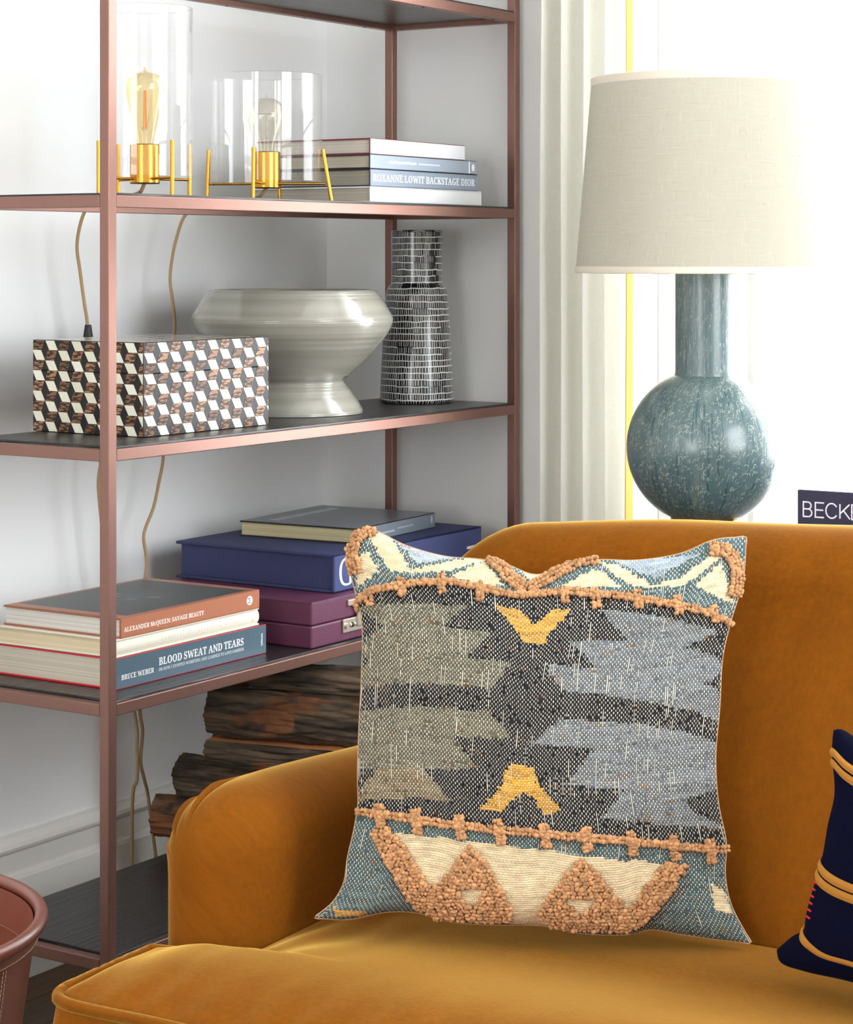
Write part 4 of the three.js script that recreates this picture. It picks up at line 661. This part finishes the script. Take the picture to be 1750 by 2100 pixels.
// ------------------------------------------------------------------ navy cushion
{
  const k0 = 2.55 / 4484;
  const c = stuffed({
    L: [[1694, 1496], [1702, 1540], [1726, 1620], [1722, 1680], [1720, 1740], [1708, 1800], [1698, 1850], [1694, 1886], [1660, 1912], [1625, 1945]],
    R: [[2340, 1480], [2330, 1560], [2318, 1700], [2326, 1850], [2370, 1960]],
    T: [[1694, 1496], [1712, 1492], [1760, 1510], [1860, 1528], [2020, 1530], [2180, 1520], [2290, 1496], [2340, 1480]],
    B: [[1625, 1945], [1640, 1966], [1700, 1972], [1800, 1970], [2020, 1976], [2200, 1970], [2370, 1960]],
    toLocal: (u, v) => [(u - 1980) * k0, (1966 - v) * k0 * 1.03], front: 0.07, back: 0.06, wrinkle: 0.03, pinch: 0.42,
  });
  const t = thing('navy_cushion', 'dark navy wool cushion with gold braid bands and red stitches', 'cushion', [-0.865, 0.528, -2.36]);
  t.rotation.order = 'YXZ'; t.rotation.set(D(-14), D(-8), 0);
  const felt = dataTex(256, 256, (u, v) => { const n = 1 + 0.5 * tnoise(u, v, 40, 2) + 0.3 * tnoise(u, v, 6, 2); return [0.025 * n, 0.033 * n, 0.12 * n]; }, { srgb: true, repeat: [4, 4] });
  const navy = phys({ map: felt, roughness: 0.95, specularIntensity: 0.15, sheen: 0.1, sheenColor: new THREE.Color(0.25, 0.35, 0.7), sheenRoughness: 0.5, side: THREE.DoubleSide });
  obj('front_cover', c.frontGeo(90), navy, t); obj('back_cover', c.backGeo(50), navy, t);
  const gold = std({ color: hex(206, 138, 40), roughness: 0.8, bumpMap: dataTex(64, 64, (u, v) => 0.5 + 0.5 * Math.sin(u * 50) * Math.sin(v * 38), { repeat: [24, 2] }), bumpScale: 0.001, side: THREE.DoubleSide });
  const ribbon = (t0, w, lift) => grid(80, 5, (s, q) => { const [p, n] = c.at(clamp(s, 0.003, 0.997), clamp(t0(s) + q * w)); if (n.z < 0) n.negate(); p.addScaledVector(n, lift * Math.sin(Math.PI * clamp(q, 0.08, 0.92)) + 0.0008); return p.toArray(); }, (s, q) => [s, q]);
  for (const [a, dr] of [[0.075, 0.05], [0.118, 0.05], [0.515, 0.045], [0.555, 0.045], [0.845, 0.02]]) obj('gold_braid', ribbon((s) => a + dr * Math.sin(Math.PI * clamp(s)) - (a > 0.8 ? 0.05 * (1 - smooth(0, 0.2, s)) : 0), 0.034, 0.0025), gold, t);
  const red = std({ color: hex(196, 26, 40), roughness: 0.9 });
  for (let i = 0; i < 7; i++) { const [s, q] = c.inverse(1732 - i * 1.6, 1782 + i * 13.6), [p, n] = c.at(s, q); if (n.z < 0) n.negate(); const g = new THREE.CapsuleGeometry(0.0014, 0.006 + 0.003 * hash(i), 3, 6).rotateZ(Math.PI / 2 - 0.15); g.applyQuaternion(new THREE.Quaternion().setFromUnitVectors(new THREE.Vector3(0, 0, 1), n)); g.translate(p.x + n.x * 0.001, p.y + n.y * 0.001, p.z + n.z * 0.001); obj('red_stitch', g, red, t); }
}

// ------------------------------------------------------------------ console table, lamp and book behind the sofa
{
  const t = thing('console_table', 'narrow dark wood console table hidden behind the sofa back', 'table', [-1.19, 0, -3.53]);
  obj('table_top', bx(1.3, 0.03, 0.34, 0, 0.825, 0, 0.004, 'x'), M.board, t);
  for (const x of [-0.62, 0.62]) for (const z of [-0.14, 0.14]) obj('leg', bx(0.04, 0.81, 0.04, x, 0.405, z, 0.003, 'y'), M.board, t);
  const yB = 0.84, yT = 0.883;
  const l = thing('table_lamp', 'table lamp with teal drip glazed round base and linen drum shade', 'lamp', [-1.7, yB, -3.51]);
  const lift = (g) => g.translate(0, yT - yB, 0);
  // drip glaze: long dark runs, fine pale vertical streaks and small curled drip tips, drawn once for colour and once for relief
  function drips(w, h, relief) {
    let k = 99; const q = () => { k = (k * 16807) % 2147483647; return k / 2147483647; };
    return canvasTex(w, h, (c) => {
      c.fillStyle = relief ? '#707070' : '#4c6467'; c.fillRect(0, 0, w, h); c.lineCap = 'round';
      for (let i = 0; i < 260; i++) { const x = q() * w, y = q() * h, r = 30 + 90 * q(); c.globalAlpha = relief ? 0 : 0.12; c.fillStyle = q() < 0.5 ? '#8a938c' : '#40605f'; c.beginPath(); c.ellipse(x, y, r * 0.35, r * 1.5, 0, 0, 7); c.fill(); }
      for (let i = 0; i < 14000; i++) { const x = q() * w, y = q() * h, l = 6 + 46 * q(); c.globalAlpha = 0.1 + 0.25 * q(); c.strokeStyle = relief ? (q() < 0.6 ? '#a0a0a0' : '#505050') : (q() < 0.6 ? '#a4aaa0' : '#3f5c60'); c.lineWidth = 0.8 + 1.8 * q(); c.beginPath(); c.moveTo(x, y); c.lineTo(x + 3 * (q() - 0.5), y + l); c.stroke(); }
      for (let i = 0; i < 80; i++) { const x = q() * w, y = q() * h * 0.9, l = 60 + 170 * q(); c.globalAlpha = 0.75; c.strokeStyle = relief ? '#303030' : '#2b4b52'; c.lineWidth = 4 + 5 * q(); c.beginPath(); c.moveTo(x, y); c.bezierCurveTo(x + 6, y + l * 0.3, x - 6, y + l * 0.6, x + 3, y + l); c.stroke(); }
      for (let i = 0; i < 5200; i++) { const x = q() * w, y = q() * h, a = 2 + 6 * q(), l = 4 + 26 * q() * q(); c.globalAlpha = 0.3 + 0.5 * q(); c.strokeStyle = relief ? '#f0f0f0' : '#cfcdb4'; c.lineWidth = 1.2 + 1.4 * q(); c.beginPath(); c.moveTo(x - a, y + l); c.quadraticCurveTo(x - a, y, x, y - 2 * q()); if (q() < 0.6) c.quadraticCurveTo(x + a, y, x + a * (0.7 + 0.5 * q()), y + l * q()); c.stroke(); }
      c.globalAlpha = 1;
    }, !relief);
  }
  const gt = drips(2048, 1024, false), gb = drips(2048, 1024, true);
  const glaze = phys({ map: gt, bumpMap: gb, bumpScale: 0.0012, roughness: 0.3, clearcoat: 0.55, clearcoatRoughness: 0.2 });
  const ballP = []; for (let i = 0; i <= 60; i++) { const a = -Math.PI / 2 + 0.42 + (Math.PI - 0.42 - 0.4) * i / 60; ballP.push([0.1385 * Math.cos(a), 0.139 + 0.138 * Math.sin(a)]); }
  ballP.unshift([0.0, 0.012], [0.055, 0.0125]);
  obj('globe_base', lift(lathe(ballP, 96)), glaze, l).userData.label = 'round teal drip glazed base';
  obj('foot', cyl(0.075, 0.06, 0.057, 0, 0.0285, 0, 48), M.brass, l);
  obj('neck', lift(lathe([[0.0545, 0.262], [0.0535, 0.266], [0.0525, 0.272], [0.0525, 0.47], [0.0515, 0.474], [0.0, 0.475]], 64)), glaze, l);
  obj('lamp_rod', [cyl(0.005, 0.005, 0.36, 0, 0.65, 0, 10)], M.brass, l);
  const sb = 1.331 - yB, sh = 0.342, r0 = 0.2285, r1 = 0.2;
  const linen = canvasTex(2048, 1024, (c, W, H) => { c.fillStyle = '#b6b2a2'; c.fillRect(0, 0, W, H); for (let i = 0; i < 9000; i++) { c.globalAlpha = 0.05 + 0.08 * rnd(); c.fillStyle = rnd() < 0.5 ? '#b9b19c' : '#f2efe4'; if (rnd() < 0.55) c.fillRect(rnd() * W, rnd() * H, 10 + 60 * rnd(), 1 + rnd()); else c.fillRect(rnd() * W, rnd() * H, 1 + rnd(), 10 + 60 * rnd()); } for (let i = 0; i < 900; i++) { c.globalAlpha = 0.12 + 0.22 * rnd(); c.fillStyle = '#9c8a68'; const w = 10 + 40 * rnd(); if (rnd() < 0.6) c.fillRect(rnd() * W, rnd() * H, w, 2); else c.fillRect(rnd() * W, rnd() * H, 2, w * 0.7); } });
  const shadeM = phys({ map: linen, roughness: 1, transmission: 0.08, thickness: 0, side: THREE.DoubleSide, specularIntensity: 0.2 });
  const sh1 = obj('lamp_shade', lathe([[r0, sb], [r1, sb + sh]], 128), shadeM, l); sh1.userData.label = 'off white linen drum shade';
  const trimM = std({ color: hex(222, 212, 196), roughness: 0.95, side: THREE.DoubleSide });
  obj('shade_trim', lathe([[r1 + 0.0012, sb + sh - 0.013], [r1 + 0.0016, sb + sh], [r1 - 0.001, sb + sh + 0.0012], [r1 - 0.002, sb + sh - 0.01]], 128), trimM, sh1);
  obj('shade_trim', lathe([[r0 - 0.002, sb + 0.01], [r0 - 0.001, sb - 0.001], [r0 + 0.0014, sb], [r0 + 0.0006, sb + 0.011]], 128), trimM, sh1);
  for (let k = 0; k < 3; k++) { const a = k * 2.094; obj('shade_spoke', rod([0, sb + sh - 0.012, 0], [(r1 - 0.001) * Math.cos(a), sb + sh - 0.004, (r1 - 0.001) * Math.sin(a)], 0.0016, 6), M.brass, sh1); }
  const fin = obj('finial', new THREE.SphereGeometry(0.0155, 24, 16).scale(1, 0.72, 0.9).translate(0, sb + sh + 0.006, 0), glaze, l); fin.userData.label = 'dark teal stone finial'; fin.material = phys({ color: hex(38, 66, 76), roughness: 0.3 });
  const bt = canvasTex(1024, 392, (c, W, H) => { c.fillStyle = '#232140'; c.fillRect(0, 0, W, H); c.strokeStyle = '#eceaf0'; c.lineWidth = 8; const a = 60, b = 138, m = (a + b) / 2, ln = (...p) => { c.beginPath(); p.forEach(([x, y], i) => (i ? c.lineTo(x, y) : c.moveTo(x, y))); c.stroke(); };
    // thin capitals B E C K E, as far as the photograph shows the word
    ln([58, a], [33, a], [33, b], [60, b]); ln([33, m - 2], [62, m - 2]); c.beginPath(); c.arc(59, (a + m) / 2 - 1, (m - a) / 2 - 1, -1.57, 1.57); c.stroke(); c.beginPath(); c.arc(61, (m + b) / 2 - 1, (b - m) / 2 + 1, -1.57, 1.57); c.stroke();
    for (const x of [102, 310]) { ln([x + 50, a], [x, a], [x, b], [x + 50, b]); ln([x, m], [x + 46, m]); }
    c.beginPath(); c.ellipse(196, m, 33, (b - a) / 2, 0, 0.6, 5.7); c.stroke();
    ln([243, a], [243, b]); ln([297, a], [246, m + 10]); ln([262, m - 6], [300, b]); });
  const b = thing('boxed_book', 'large dark navy book with white capitals lying beside the table lamp', 'book', [-1.494, yB, -3.44], D(1));
  const bw = 0.32, bl = 0.24, hh = 0.125;
  const cov = paint(40, 38, 66, 0.35);
  obj('slipcase', bx(bw, hh, bl, bw / 2, hh / 2, -bl / 2, 0.0015), cov, b);
  { const g = new THREE.PlaneGeometry(bw - 0.002, hh - 0.002); g.translate(bw / 2, hh / 2, 0.0005); obj('spine_print', g, std({ map: bt, roughness: 0.4 }), b); }
  { const g = new THREE.PlaneGeometry(bw - 0.004, bl - 0.004); g.rotateX(-Math.PI / 2); g.translate(bw / 2, hh + 0.0005, -bl / 2); const tt = canvasTex(512, 512, (c, W, H) => { c.fillStyle = '#2d2b4c'; c.fillRect(0, 0, W, H); c.strokeStyle = '#8f93b8'; c.lineWidth = 5; for (let i = 0; i < 12; i++) { c.globalAlpha = 0.6; c.beginPath(); c.ellipse(W * rnd(), H * rnd(), 30 + 50 * rnd(), 20 + 30 * rnd(), rnd() * 3, 0, 5); c.stroke(); } }); obj('cover_print', g, std({ map: tt, roughness: 0.25 }), b); }
}

// ------------------------------------------------------------------ curtain
{
  const t = thing('pleated_curtain', 'floor length white pleated curtain with gold edging beside the window', 'curtain', [0, 0, 0]);
  const x0 = -2.295, x1 = -2.05, z0 = -3.955, n = 5;
  const weave = dataTex(256, 256, (u, v) => { const k = 0.965 + 0.03 * tnoise(u, v, 30, 2) + 0.02 * Math.sin(u * 800); return [k, k * 0.995, k * 0.965]; }, { srgb: true, repeat: [4, 4] });
  const cloth = phys({ map: weave, roughness: 1, transmission: 0.5, thickness: 0, side: THREE.DoubleSide, specularIntensity: 0.1 });
  const shape = (s, q) => { const y = lerp(0.012, 2.82, q), ph = s * n * 2 * Math.PI, amp = 0.034 * (0.85 + 0.25 * noise(s * 6, y)); const x = lerp(x0, x1, s) + 0.012 * (1 - q) * (s - 0.5) + 0.004 * Math.sin(ph + 0.4 * noise(y, s * 3)) + 0.006 * (1 - q) * -1; return [x, y, z0 + amp * Math.sin(ph - 1.25 + 0.2 * noise(y * 0.8, s * 4))]; };
  obj('drape', grid(240, 40, shape, (s, q) => [s * 1.2, q * 2.8]), cloth, t);
  const edge = std({ color: hex(216, 170, 84), roughness: 0.9, side: THREE.DoubleSide });
  obj('gold_edging', grid(8, 40, (s, q) => { const p = shape(0.85 + 0.08 * s, q); return [p[0], p[1], p[2] + 0.0035]; }), edge, t).userData.label = 'gold edging tape';
  obj('curtain_rod', rod([-2.42, 2.83, z0], [-0.3, 2.83, z0], 0.012, 16), M.brass, t);
}
shade(scene);
renderer.render(scene, camera);
